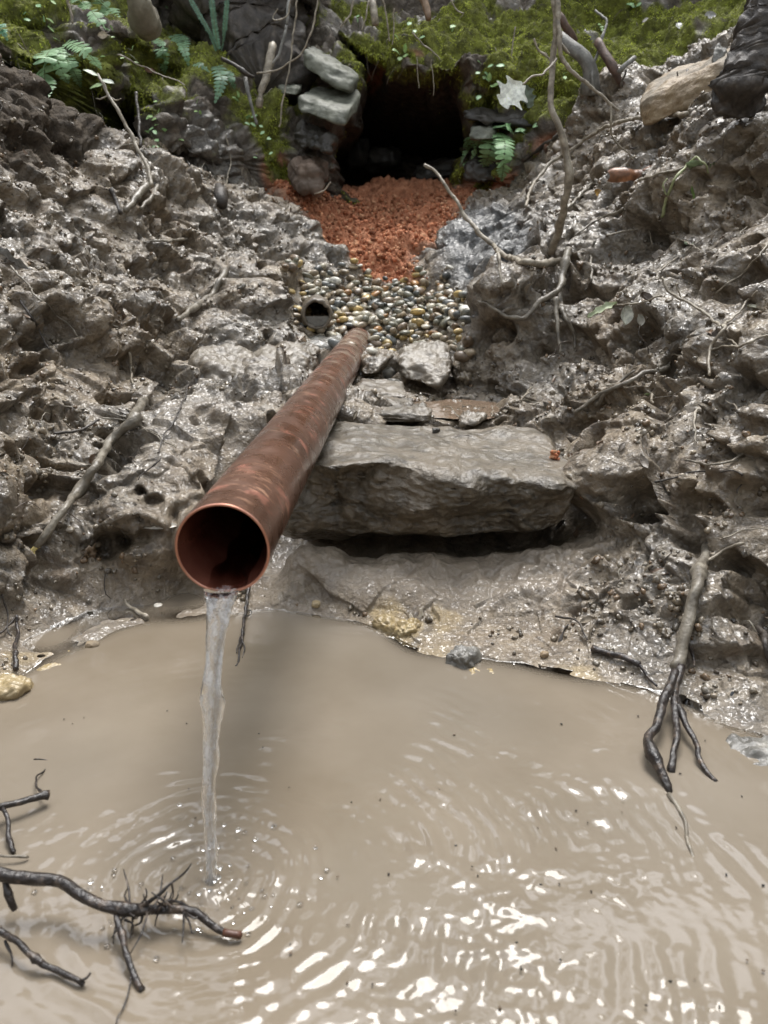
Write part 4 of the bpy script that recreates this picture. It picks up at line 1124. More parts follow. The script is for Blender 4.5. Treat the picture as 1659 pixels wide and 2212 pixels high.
for i, (x, y, z, s_) in enumerate(kept):
    col = random.choices(cn, PW)[0]; rot = (rng.uniform(-.5, .5), rng.uniform(-.5, .5), rng.uniform(0, 6.28))
    me = pebble_mesh(col, random.randrange(6))
    if i < 300:
        u, v = project(np.array([[x, y, z]])); u, v = float(u[0]), float(v[0])
        zone = ('next to the mud caked drain pipe' if u < 735 and v > 640 else 'packed around the far end of the copper pipe' if abs(u - 790) < 45 and v > 690 else
                'above the pipe end on the gravel slope' if u < 850 else 'just behind the large brown angular stone' if v > 715 and u < 990 else
                'against the dark clay at the right of the gravel' if u > 965 else 'in the middle of the gravel slope')
        o = bpy.data.objects.new('pebble', me); SC.collection.objects.link(o)
        o.location = (x, y, z); o.rotation_euler = rot; o.scale = (s_,) * 3
        tag(o, ('wet ' if 'wet' not in zone else '') + col + ' pebble ' + zone, 'pebble', 'river pebbles of the gravel bed')
    else:
        n_ = len(me.vertices); V = np.empty(n_ * 3, np.float32); me.vertices.foreach_get('co', V)
        cc = np.empty(n_ * 4, np.float32); me.attributes['col'].data.foreach_get('color', cc)
        rest.add(xf(V.reshape(-1, 3), (x, y, z), rot, s_), I3[1], cc.reshape(-1, 4)[:, :3])
print('pebbles', len(kept))
tag(link('gravel', rest.mesh('gravel'), M['pebble']), 'wet mixed river pebbles at the back of the gravel bed', 'gravel', kind='stuff')

# ------------------------------------------------------------------ loose mud clods, red crumbs
def scatter(V, N, wgt, count, sizes, cols, colfn=None, sub=I2, flat=(.6, 1.0), sink=.25, seed=5, jag=.35):
    r = np.random.default_rng(seed)
    p = wgt / wgt.sum(); ids = r.choice(len(V), count, p=p)
    BV, BF = sub; s = Soup()
    variants = []
    for k in range(24):
        W_ = BV * r.uniform(flat[0], flat[1], 3)
        W_ = W_ * (1 + jag * perlin(BV, .9, k) + jag * perlin(BV, .45, k + 50))[:, None] * (1 + r.uniform(-.12, .12, (len(BV), 1)))
        variants.append(W_)
    allV = np.empty((count, len(BV), 3), np.float32); allC = np.empty((count, len(BV), 3), np.float32)
    for k, i in enumerate(ids):
        a, b, c = r.uniform(-3.14, 3.14, 3)
        sz = sizes(r)
        allV[k] = xf(variants[r.integers(24)], V[i] + N[i] * sz * (1 - sink) * .5, (a, b, c), sz)
        allC[k] = np.array(cols[r.integers(len(cols))]) * r.uniform(.75, 1.25)
    F = (BF[None] + (np.arange(count) * len(BV))[:, None, None]).reshape(-1, BF.shape[1])
    s.add(allV.reshape(-1, 3), F, allC.reshape(-1, 3))
    return s
AZ = np.arctan2(GX, GY); RRr = np.hypot(GX, GY)
GN = grid_normals(GV2, gshape); GN *= np.sign(GN[:, 2:3])
area = np.where((np.abs(AZ) < .66) & (RRr > .5) & (RRr < 3.0), RRr ** 1.3, 0)
vis = (calm < .35) * (GV2[:, 2] > .004) * (1 - m_red) * (1 - m_grav) * (1 - np.clip(calm * 1.1, 0, 1) * .93) * (np.abs(GX - .02) > -1)
clump = sstep(-.1, .3, perlin(GV, .06, 120))
slabm = 1 - ((np.abs(GX) < .3) & (GY > .92) & (GY < 1.2)) * 1.0
MC = [(.14,.11,.075),(.18,.145,.10),(.25,.205,.145),(.10,.078,.054),(.18,.12,.07),(.17,.145,.11)]
s = scatter(GV2, GN, area * vis * (.15 + clump) * slabm, 15000, lambda r: .0018 + .0042 * r.random() ** 3, MC, seed=5, sink=.6, jag=.55)
s2 = scatter(GV2, GN, area * np.clip(vis, 0, 1) * slabm, 160, lambda r: .006 + .008 * r.random() ** 2, MC, seed=6, sub=I3, flat=(.45, 1), sink=1.2, jag=.9)
s.V += [v for v in s2.V]; s.F += [f + s.n for f in s2.F]; s.C += s2.C; s.n += s2.n
tag(link('mud_clods', s.mesh('mud_clods'), M['clod']), 'wet clods of grey brown mud lying over both banks', 'mud clods', kind='stuff')
RC = [(.48,.195,.10),(.58,.25,.14),(.38,.145,.075),(.62,.33,.19),(.24,.095,.05)]
s = scatter(GV2, GN, area * m_red * (GY < 3.3), 10000, lambda r: .0014 + .0085 * r.random() ** 5, RC, seed=8, sink=.3, jag=.5)
tag(link('red_clay_crumbs', s.mesh('red_clay_crumbs'), M['crumb']), 'crumbly dry rust red clay spilling out of the dark hole', 'red clay', kind='stuff')
def crumb(px, py, size, n, label):
    s = Soup(); c = on(px, py, .0); r = np.random.default_rng(int(px))
    for k in range(n):
        V = I2[0] * r.uniform(.5, 1.0, 3) * (1 + r.uniform(-.2, .2, (42, 1)))
        s.add(xf(V, r.normal(0, size * .35, 3) * np.array([1, .6, .8]) + np.array([0, 0, size * .35]), r.uniform(0, 6, 3), size * r.uniform(.2, .4)), I2[1], RC[r.integers(4)])
    o = link('clay_crumb', s.mesh('clay_crumb'), M['crumb']); o.location = c
    tag(o, label, 'clay crumb', 'loose crumbs of red clay')
slab_o = bpy.data.objects['stone_slab']
bpy.context.view_layer.update()
def cast_slab(px, py):
    r = ray(px, py).normalized(); o = Vector((0, 0, CAMH))
    ok, loc, nor, _ = slab_o.ray_cast(o - slab_o.location, r)
    return loc + slab_o.location if ok else on(px, py, 0)
_on = on
def on(px, py, lift=.004, objs=None):
    r = ray(px, py).normalized(); o = Vector((0, 0, CAMH))
    a = _on(px, py, lift, objs)
    ok, loc, nor, _ = slab_o.ray_cast(o - slab_o.location, r)
    if ok and (loc + slab_o.location - o).length < (a - o).length: return loc + slab_o.location - r * lift * .8
    return a
crumb(1200, 992, .0125, 12, 'lump of bright red clay sitting on the right end of the slab')
crumb(1258, 1078, .006, 6, 'small smear of red clay crumbs below the right tip of the slab')

# ------------------------------------------------------------------ moss
def blades(V, N, wgt, count, L, Wd, cols, seed, droop=.4):
    r = np.random.default_rng(seed)
    ids = r.choice(len(V), count, p=wgt / wgt.sum())
    P = V[ids]; n = N[ids] + r.normal(0, .55, (count, 3)); n /= np.linalg.norm(n, axis=1)[:, None]
    side = np.cross(n, r.normal(0, 1, (count, 3))); side /= np.linalg.norm(side, axis=1)[:, None]
    l = (L * r.uniform(.5, 1.4, count))[:, None]; w = (Wd * r.uniform(.6, 1.3, count))[:, None]
    P = P - n * .002
    mid = P + n * l * .5; tip = P + n * l + np.array([0, 0, -1]) * l * droop
    A = np.stack([P, mid - side * w / 2, tip, mid + side * w / 2], 1).reshape(-1, 3)
    F = np.arange(count * 4).reshape(-1, 4)
    cl = .5 + .5 * np.clip(perlin(P, .05, seed + 3) * 2.2, -1, 1)
    c0_, c1_ = np.array(cols[0]), np.array(cols[1])
    C = (c0_ + (c1_ - c0_) * cl[:, None]) * r.uniform(.7, 1.3, (count, 1))
    C = np.repeat(C, 4, 0)
    s = Soup(); s.add(A, F, C); return s
WN = grid_normals(WV, (nr_, na_)); WN *= -np.sign(WN[:, 1:2] + 1e-9)
inview = (np.abs(WV[:, 0]) < 2.0) & (WV[:, 2] < 1.72) & (WV[:, 2] > .6)
s = blades(WV, WN, (mossm ** 1.5 + .004) * inview, 130000, .0085, .0034, [(.17, .18, .038), (.50, .56, .085)], 130)
g2 = blades(GV2, GN, area * moss_g + 1e-12, 4000, .010, .004, [(.08, .12, .02), (.24, .31, .05)], 131)
s.V += g2.V; s.F += [f + s.n for f in g2.F]; s.C += g2.C; s.n += g2.n
tag(link('moss', s.mesh('moss', False), M['mossblade']), 'bright green moss cushions over the bank above the hole', 'moss', kind='stuff')

# ------------------------------------------------------------------ ferns
def frond(P, wid, pairs, seed=0, col=(.10, .22, .13), shape='full', up=None):
    r = random.Random(seed)
    pts, _ = catmull(P, [1] * len(P), .004)
    seg = np.linalg.norm(np.diff(pts, axis=0), axis=1); s_ = np.concatenate([[0], np.cumsum(seg)]); L = s_[-1]
    def at(t): return np.array([np.interp(t * L, s_, pts[:, k]) for k in range(3)])
    S = Soup()
    V, F = tube([at(t) for t in np.linspace(0, 1, 7)], [.0011, .0005], sides=5, step=.01, jit=0)
    S.add(V, F, (.13, .14, .06))
    nrm = np.array(up if up is not None else (.05, -.75, .6)); nrm /= np.linalg.norm(nrm)
    for i in range(pairs):
        t = .06 + .94 * (i + .5) / pairs
        p = at(t); T = at(min(1, t + .02)) - at(max(0, t - .02)); T /= np.linalg.norm(T) + 1e-9
        sd_ = np.cross(T, nrm); sd_ /= np.linalg.norm(sd_) + 1e-9; nn = np.cross(sd_, T)
        wprof = (math.sin(math.pi * min(.99, t ** .75 * .93 + .07)) ** .7) if shape == 'full' else (1.0 if t < .85 else (1 - t) / .15 * .7 + .3)
        ll = wid / 2 * max(.12, wprof) * r.uniform(.88, 1.08); lw = L / pairs * .92
        for sg in (-1, 1):
            D_ = sd_ * sg + T * .28 + nn * r.uniform(-.18, .25); D_ /= np.linalg.norm(D_)
            Wv = np.cross(D_, nn); Wv /= np.linalg.norm(Wv); nz = np.cross(D_, Wv)
            prof = [(0, .30), (.15, .5), (.4, .5), (.7, .40), (.9, .22), (1.0, .03)]
            V = []
            for a, w in prof:
                base = p + D_ * ll * a - nn * ll * .14 * a * a
                V += [base - Wv * lw * w, base + nn * lw * .08, base + Wv * lw * w]
            V = np.array(V); F = []
            for k in range(len(prof) - 1):
                q = k * 3; F += [(q, q + 1, q + 4, q + 3), (q + 1, q + 2, q + 5, q + 4)]
            S.add(V, np.array(F), np.array(col) * r.uniform(.75, 1.25))
    return S
def fern(name, fronds, label, group='ferns on the bank', col=(.10, .22, .13), cat='fern', **kw):
    P0_ = W(*fronds[0][0][0]); root = empty(name, P0_); tag(root, label, cat, group)
    for i, (pts, wpx_) in enumerate(fronds):
        P = [W(*p) for p in pts]
        w = px_r(wpx_, P[1]) * 2.5
        L = sum((P[k + 1] - P[k]).length for k in range(len(P) - 1))
        S = frond([p - P0_ for p in P], w, kw.get('pairs') or max(8, int(L / (w * .22))), seed=i + len(label), col=col, shape=kw.get('shape', 'full'))
        link('frond', S.mesh('frond', True), M['leaf'], root)
def bd(px, py, off=.05):
    """distance (world y) just in front of the bank there"""
    p, _ = cast(px, py); return p.y - off
def FP(pts, off=.05):
    n = len(pts); out = []
    for i, (x, y) in enumerate(pts):
        out.append((x, y, bd(x, y, off * (.15 + 1.0 * math.sin(math.pi * min(1, .15 + i / (n - 1) * .75))))))
    m = np.median([o_[2] for o_ in out])
    return [(x, y, float(np.clip(d, m - .12, m + .12))) for x, y, d in out]
BG_ = (.28, .44, .24)
fern('fern', [(FP([(135,97),(158,96),(188,114),(221,152)], .10), 27), (FP([(122,103),(124,125),(136,158),(149,182)], .10), 30), (FP([(112,105),(98,130),(98,172),(104,213)], .08), 36), (FP([(135,115),(152,140),(165,165),(176,190)], .07), 26)],
     'low fern with four drooping blue green fronds on the left mossy bank', col=BG_)
fern('fern', [(FP([(188,-14),(212,2),(232,22),(247,50)], .10), 32), (FP([(196,22),(210,40),(222,55),(236,68)], .06), 24), (FP([(150,-8),(168,2),(180,10),(190,22)], .08), 22)],
     'fern at the top edge of the photo, nearest the left tan trunk, fronds hanging right', col=BG_)
fern('fern', [(FP([(362,72),(378,80),(398,108),(409,146)], .10), 30), (FP([(340,104),(350,115),(354,138),(357,162)], .06), 22), (FP([(330,85),(345,92),(352,100),(362,112)], .06), 16)],
     'small fern right of the tan trunk on the mossy bank', col=(.20, .34, .19))
fern('fern', [(FP([(468,142),(478,165),(474,195),(464,225)], .08), 28), (FP([(420,139),(432,141),(444,148),(454,158)], .06), 15), (FP([(490,152),(498,165),(503,178),(507,194)], .05), 14)],
     'small fern below the upright dark fronds with one long hanging frond', col=(.16, .28, .17))
fern('fern', [([(472,118,2.62),(455,75,2.58),(432,35,2.56),(405,-12,2.55)], 9), ([(473,116,2.62),(466,70,2.58),(461,30,2.56),(456,-12,2.55)], 10), ([(477,116,2.62),(484,75,2.58),(488,35,2.56),(492,-12,2.55)], 9)],
     'upright fern of three narrow dark fronds rising past the top edge', col=(.10, .19, .13), shape='narrow', pairs=30)
fern('fern', [(FP([(1072,282),(1050,292),(1032,312),(1018,345)], .14), 34), (FP([(1070,285),(1064,305),(1056,335),(1046,362)], .15), 40), (FP([(1078,285),(1090,310),(1088,350),(1083,393)], .14), 36),
     (FP([(1065,280),(1040,288),(1018,300),(1002,322)], .10), 28), (FP([(1076,280),(1088,272),(1100,276),(1110,292)], .12), 28), (FP([(1060,290),(1030,310),(1010,330),(1002,362)], .06), 22)],
     'bright green fern growing at the right edge of the dark hole', col=(.30, .50, .24))
fern('fern', [(FP([(-14,55),(0,62),(10,74),(18,90)], .05), 26)], 'single fern frond at the left edge near the top', col=(.22, .42, .30))
# little leafy seedlings
def seedling(px, py, n, size, spread, label, seed, col=(.16, .28, .14), off=.02):
    c = W(px, py, bd(px, py, off)); r = random.Random(seed)
    root = empty('seedling', c); tag(root, label, 'seedling', 'small leafy plants on the bank')
    sp = spread / 1660 * c.y
    for k in range(n):
        p = Vector((r.gauss(0, sp * .5), r.uniform(-.03, .0), r.gauss(0, sp * .5)))
        V, F = tube([Vector((0, .02, -.012)), p * .5 + Vector((0, .0, .003)), p], [.0007, .0005], sides=4, step=.01)
        rt = frame((r.uniform(-1, 1), -.5, r.uniform(-.6, .7)), (0, -.7, .7))
        V2, F2, C2 = leaf_mesh(size * r.uniform(.7, 1.2), size * r.uniform(.5, .75), 'oval', seed=k, col=col, n=6)
        S = Soup(); S.add(V, F, (.1, .12, .05)); S.add(V2 @ rt.T + np.array(p), F2, C2)
        link('leaf', S.mesh('leaf'), M['leaf'], root)
for a in [(345,58,9,.020,40,'leafy seedlings crowding left of the small fern near the tan trunk'),(262,105,6,.016,28,'pale leafy seedlings on moss between the left ferns'),(120,60,7,.018,36,'seedlings above the low drooping fern'),
          (330,250,7,.018,28,'seedlings by the thin dark stick on the left bank'),(345,315,9,.020,34,'dark leafy seedlings at the foot of the left mossy bank'),(372,335,6,.018,26,'lower leafy seedlings just above the mud crest, left'),
          (512,216,4,.024,14,'pale cluster of leaves left of the vines'),(543,257,4,.022,12,'pale star shaped seedling below the vines'),(432,240,3,.016,12,'tiny seedling in the middle of the left earth bank'),
          (575,310,6,.016,30,'thin leafy seedlings straggling down beside the layered stone'),(868,122,6,.026,26,'seedlings hanging from the moss above the hole'),(895,68,3,.022,16,'pair of pale leaves under the hanging roots'),
          (775,55,2,.022,12,'small seedling at the top beside a hanging root'),(1035,160,8,.026,38,'round leaved seedlings under the moss right of the hole'),(1062,185,6,.024,24,'seedlings below the round leaved ones, by the holly leaf'),
          (1145,285,3,.034,14,'broad pale leaf right of the bright green fern'),(1216,170,3,.018,12,'tiny seedling on moss behind the upright sapling'),(1363,18,4,.026,14,'star shaped pale seedling on the top right moss'),
          (970,60,2,.024,12,'single pale seedling on the moss slope above the hole'),(1300,62,3,.018,12,'small pale leaves on the thin upright twig at the top'),(1620,25,4,.030,20,'young green leaves at the top right corner'),
          (640,95,5,.022,18,'green sprig behind the loop of vine'),(925,205,2,.014,12,'small drop like sprout under the moss lip'),(85,40,4,.020,24,'pale seedlings on the mossy bank in the top left corner')]:
    seedling(a[0], a[1], a[2], a[3], a[4], a[5], int(a[0]), (.30, .48, .25) if a[0] % 2 else (.36, .52, .22))

# ------------------------------------------------------------------ trunks, roots, vines
tg = 'roots and vines on the bank'
def limb(name, pts, w0, w1, mat, label, cat, group=None, **kw): return twig(name, [(pts, w0, w1)], mat, label, cat, group, **kw)
limb('tree_trunk', [(296,-60,2.32),(300,0,2.34),(308,30,2.36),(322,62,2.42)], 34, 48, M['bark_tan'], 'smooth tan tree trunk coming down from the top edge, left', 'tree trunk', None, crook=.004, sides=40, jit=.01, furrow=.06, step=.008)
limb('tree_trunk', [(545,-60,3.12),(540,40,3.10),(556,120,3.06),(580,190,3.0)], 170, 150, M['bark_dark'], 'broad dark earthy tree base at the top, left of the tilted stones', 'tree trunk', None, crook=.02, sides=110, jit=.015, furrow=.30, step=.012)
limb('dead_stump', [(1588,236,1.55),(1602,190,1.52),(1625,130,1.53),(1662,40,1.55),(1690,-30,1.57)], 58, 92, M['bark_dark'], 'thick dark leaning stump at the right edge above the mud', 'stump', None, crook=.006, sides=70, jit=.02, furrow=.18, step=.004)
limb('dead_root', [(1205,80,2.45),(1232,105,2.42),(1262,128,2.40),(1276,165,2.40),(1274,200,2.42)], 22, 26, M['bark_grey'], 'thick grey root curving down beside the upright sapling', 'root', tg, crook=.004, sides=14)
limb('dead_root', [(1200,30,2.5),(1222,60,2.5),(1238,92,2.52)], 16, 12, mat_simple('red_brown_bark', [(.3, (.04,.022,.016)), (.6, (.11,.065,.045)), (.8,(.18,.12,.085))], .6, 50, .002), 'short reddish brown root above the grey root', 'root', tg, sides=10)
limb('dead_root', [(1290,92,2.40),(1310,122,2.36),(1328,158,2.34),(1344,186,2.34)], 16, 10, bpy.data.materials['red_brown_bark'], 'reddish brown root sloping to the mud right of the grey root', 'root', tg, sides=10)
limb('stick', [(1336,158,2.3),(1352,140,2.3),(1370,125,2.32)], 10, 7, M['bark_grey'], 'short grey stub of stick on moss beside the brown root', 'stick', tg, sides=8)
limb('stick', [(1342,190,2.32),(1347,170,2.31),(1352,152,2.3)], 5, 3, M['bark_dark'], 'tiny dark upright twig on the mud crest', 'twig', tg)
limb('twig', [(1285,24,2.5),(1309,47,2.45),(1300,85,2.42),(1288,120,2.4),(1279,160,2.38),(1281,205,2.38)], 4, 6, M['bark_grey'], 'thin bent grey twig rising in front of the moss right of the sapling', 'twig', tg)
limb('hanging_root', [(797,-20,2.85),(805,10,2.8),(812,54,2.78)], 18, 9, M['bark_pale'], 'pale broken root hanging from the top edge above the hole', 'root', tg, sides=10)
limb('hanging_root', [(908,-20,2.8),(918,10,2.78),(926,43,2.76)], 14, 11, mat_simple('orange_brown_root', [(.3, (.12,.07,.04)), (.6, (.24,.16,.10))], .5, 60, .001), 'orange brown root stub hanging from the top edge above the hole', 'root', tg, sides=10)
limb('stick', [(590,98,2.75),(580,140,2.72),(570,185,2.7),(560,232,2.68)], 14, 13, M['bark_pale'], 'thick pale stick leaning on the bank left of the tilted stones', 'stick', tg, sides=12, crook=.006)
limb('stick', [(480,128,2.62),(508,142,2.6),(530,158,2.58),(548,168,2.6)], 7, 7, M['bark_dark'], 'dark crossing stick behind the small hanging fern', 'stick', tg)
limb('stick', [(530,170,2.6),(536,200,2.58),(544,235,2.58),(555,270,2.58)], 9, 4, M['bark_grey'], 'grey root running down the earth bank left of the thick pale stick', 'root', tg)
for i, (pts, w, lb) in enumerate([([(688,-10,2.5),(676,60,2.5),(655,110,2.5),(600,152,2.52),(555,160,2.55)], 3.2, 'long thin vine looping from the top edge down left in front of the tilted stone'),
        ([(644,-10,2.5),(635,70,2.5),(622,170,2.5),(603,275,2.5)], 3.4, 'straight thin vine hanging in front of the squared grey stone'),
        ([(630,-10,2.6),(622,30,2.6),(605,45,2.6),(590,40,2.6),(600,20,2.6)], 2.6, 'small curled vine loop at the top edge'),
        ([(625,-10,2.65),(618,50,2.62),(605,110,2.6),(590,140,2.6)], 6, 'grey vine hanging behind the thick pale stick'),
        ([(768,-10,2.7),(755,30,2.7),(735,60,2.7)], 3.5, 'thin vine slanting left at the top above the hole'),
        ([(800,-10,2.72),(790,30,2.7),(782,65,2.7)], 3.2, 'thin vine beside the pale broken root'),
        ([(826,-10,2.7),(834,40,2.7),(842,90,2.7)], 3, 'thin rootlet hanging just left of the orange brown root'),
        ([(852,20,2.7),(850,60,2.7),(847,98,2.7)], 2.6, 'short thin rootlet hanging above the hole in the middle'),
        ([(972,-5,2.7),(985,18,2.7),(1002,30,2.7)], 2.6, 'thin rootlet lying on moss above the hole'),
        ([(890,72,2.68),(915,95,2.68),(950,130,2.68)], 2.4, 'thin straight twig slanting across the moss lip'),
        ([(900,125,2.62),(902,160,2.62),(905,192,2.62)], 1.8, 'fine rootlet hanging into the hole, left one'),
        ([(932,130,2.6),(934,165,2.6),(936,208,2.6)], 1.8, 'fine rootlet hanging into the hole, right one'),
        ([(1112,60,2.5),(1106,90,2.5),(1104,122,2.5)], 2.6, 'thin rootlet hanging in front of moss left of the sapling'),
        ([(1153,85,2.42),(1165,110,2.42),(1188,132,2.42)], 4, 'curved rootlet just left of the sapling'),
        ([(146,-5,2.2),(155,25,2.2),(158,52,2.2)], 4.5, 'grey twig stub at the top left above the low fern'),
        ([(255,120,2.3),(300,140,2.3),(345,160,2.3),(400,185,2.3)], 2.4, 'thin root lying across the left mossy bank'),
        ([(715,395,2.55),(698,410,2.55),(680,420,2.56)], 3.2, 'small pale twig at the foot of the earthy boulder')]):
    limb('vine' if 'vine' in lb else ('rootlet' if 'root' in lb else 'twig'), pts, w, w * .8, M['bark_pale'] if i not in (3,) else M['bark_grey'], lb, 'vine' if 'vine' in lb else ('root' if 'root' in lb else 'twig'), tg, crook=.006, sides=6)

# upright sapling with side branches and a holly leaf
twig('dead_sapling', [
    ([(1190,-30,1.62),(1199,30,1.62),(1200,72,1.62),(1194,140,1.62),(1190,216,1.61),(1204,270,1.60),(1220,324,1.60),(1228,378,1.60),(1223,420,1.61),(1217,455,1.63),(1204,505,1.68),(1189,552,1.74)], 9.5, 15),
    ([(1204,-30,1.62),(1205,40,1.61),(1208,90,1.60),(1211,118,1.60),(1224,144,1.60),(1250,170,1.60),(1278,193,1.60),(1306,216,1.60),(1335,240,1.60)], 9, 5),
    ([(1211,96,1.60),(1220,104,1.6),(1230,117,1.6)], 5, 3),
    ([(1319,230,1.60),(1320,262,1.60),(1323,292,1.61),(1345,322,1.62),(1368,347,1.65)], 4, 2.6),
    ([(1201,128,1.61),(1185,148,1.58),(1172,162,1.56),(1150,168,1.55),(1128,184,1.54)], 4.5, 3.2)],
    M['bark_pale'], 'tall thin bare sapling standing upright in the right mud bank', 'sapling', None, part='branch', crook=.003)
leaf_at('holly_leaf', W(1130,183,1.54), frame((-.75, -.12, -.62), (.1, -.93, .35)), .052, .066, 'single pale spiny holly leaf hanging from the upright sapling', 'leaf', M['deadleaf'], kind='holly', col=(.80, .82, .74), back=(.78, .80, .72), fold=.12, curl=.12, n=30, seed=3)
leaf_at('holly_leaf', W(1132,186,1.545), frame((.35, .1, -.95), (.3, -.9, .2)), .038, .032, 'smaller half turned grey green holly leaf behind the pale spiny one', 'leaf', M['leaf'], kind='holly', col=(.16, .20, .15), fold=.3, n=20, seed=4)

# ------------------------------------------------------------------ twigs and roots lying in the mud
rg = 'twigs in the right mud bank'; lg = 'twigs in the left mud bank'
twig('dead_branch', [([(1480,272,1.90),(1450,268),(1422,267),(1368,275),(1314,289),(1271,313),(1231,340),(1188,368),(1152,412),(1134,464)], 9, 6)], M['bark_pale'], 'long pale arched branch crossing behind the sapling down the right bank', 'branch', rg, lift=.03)
twig('dead_branch', [
    ([(916,357,1.95),(941,371,1.94),(963,402,1.92),(988,437,1.90),(1006,468,1.88),(1035,505,1.84),(1060,528,1.82),(1092,553,1.78),(1130,572,1.72),(1170,575,1.68),(1209,564,1.66)], 5, 13),
    ([(1066,530,1.80),(1076,555,1.78),(1078,590,1.74),(1085,622,1.72)], 7, 3)], M['bark_pale'], 'crooked pale branch reaching out left over the red clay from the right bank', 'branch', rg)
twig('dead_root', [
    ([(1228,540,1.64),(1218,568,1.60),(1212,600,1.56),(1200,630,1.52),(1165,660,1.50),(1135,690,1.48),(1100,688,1.48),(1062,676,1.52),(1032,660,1.58)], 15, 6),
    ([(1208,640),(1215,690),(1235,730),(1240,760)], 10, 5), ([(1200,650),(1205,700),(1208,770)], 11, 6), ([(1062,678,1.52),(1040,662,1.56),(1018,658,1.6)], 4, 2)],
    M['bark_mud'], 'forked muddy root curving down the right bank below the sapling', 'root', rg, lift=.008, crook=.006, knots=.7)
twig('twig', [
    ([(1429,600,1.22),(1440,625,1.21),(1458,642,1.20),(1485,655,1.19),(1512,675,1.18),(1540,700,1.17),(1559,716,1.17),(1545,740,1.17),(1532,765,1.17),(1530,818,1.20)], 5, 6),
    ([(1559,716,1.17),(1578,695,1.16),(1596,674,1.15),(1615,655,1.15),(1634,637,1.14)], 5, 4),
    ([(1531,764,1.17),(1560,758,1.16),(1596,755,1.15),(1630,742,1.13),(1659,736,1.12),(1700,728,1.12)], 5, 4),
    ([(1559,718,1.17),(1575,742,1.16),(1590,756,1.15)], 4, 3), ([(1429,640,1.21),(1400,648,1.23),(1370,655,1.25),(1325,658,1.28)], 4, 3), ([(1458,612,1.19),(1466,630,1.19),(1470,642,1.19)], 3, 2)],
    M['bark_pale'], 'branching pale twig standing out of the mud at the middle right', 'twig', rg)
leaf_at('holly_leaf', W(1332,656,1.27), frame((-1, -.2, -.42), (0, -.5, .85)), .052, .018, 'long pale green curled leaf at the tip of the branching twig', 'leaf', M['leaf'], kind='holly', col=(.42, .46, .30), fold=.5, seed=7)
leaf_at('dead_leaf', W(1350,662,1.26), frame((-.05, -.3, -1), (.2, -.9, .3)), .030, .022, 'pale upright folded leaf below the branching twig', 'leaf', M['deadleaf'], kind='oval', col=(.52, .52, .44), fold=.7, seed=8)
leaf_at('dead_leaf', W(1381,640,1.25), frame((.6, -.3, -.35), (.2, -.6, .8)), .020, .018, 'small dark brown curled leaf on the branching twig', 'leaf', M['deadleaf'], kind='oval', col=(.10, .07, .05), fold=.8, seed=9)
leaf_at('dead_leaf', W(1378,680,1.25), frame((.2, -.2, -.8), (.5, -.7, .5)), .018, .020, 'pale grey heart shaped leaf on mud under the branching twig', 'leaf', M['deadleaf'], kind='oval', col=(.40, .38, .32), fold=.3, seed=10)
leaf_at('dead_leaf', W(1612,662,1.14), frame((1, -.2, -.18), (0, -.5, .85)), .038, .010, 'narrow pale leaf at the upper tip of the branching twig', 'leaf', M['deadleaf'], kind='long', col=(.45, .43, .33), fold=.5, seed=11)
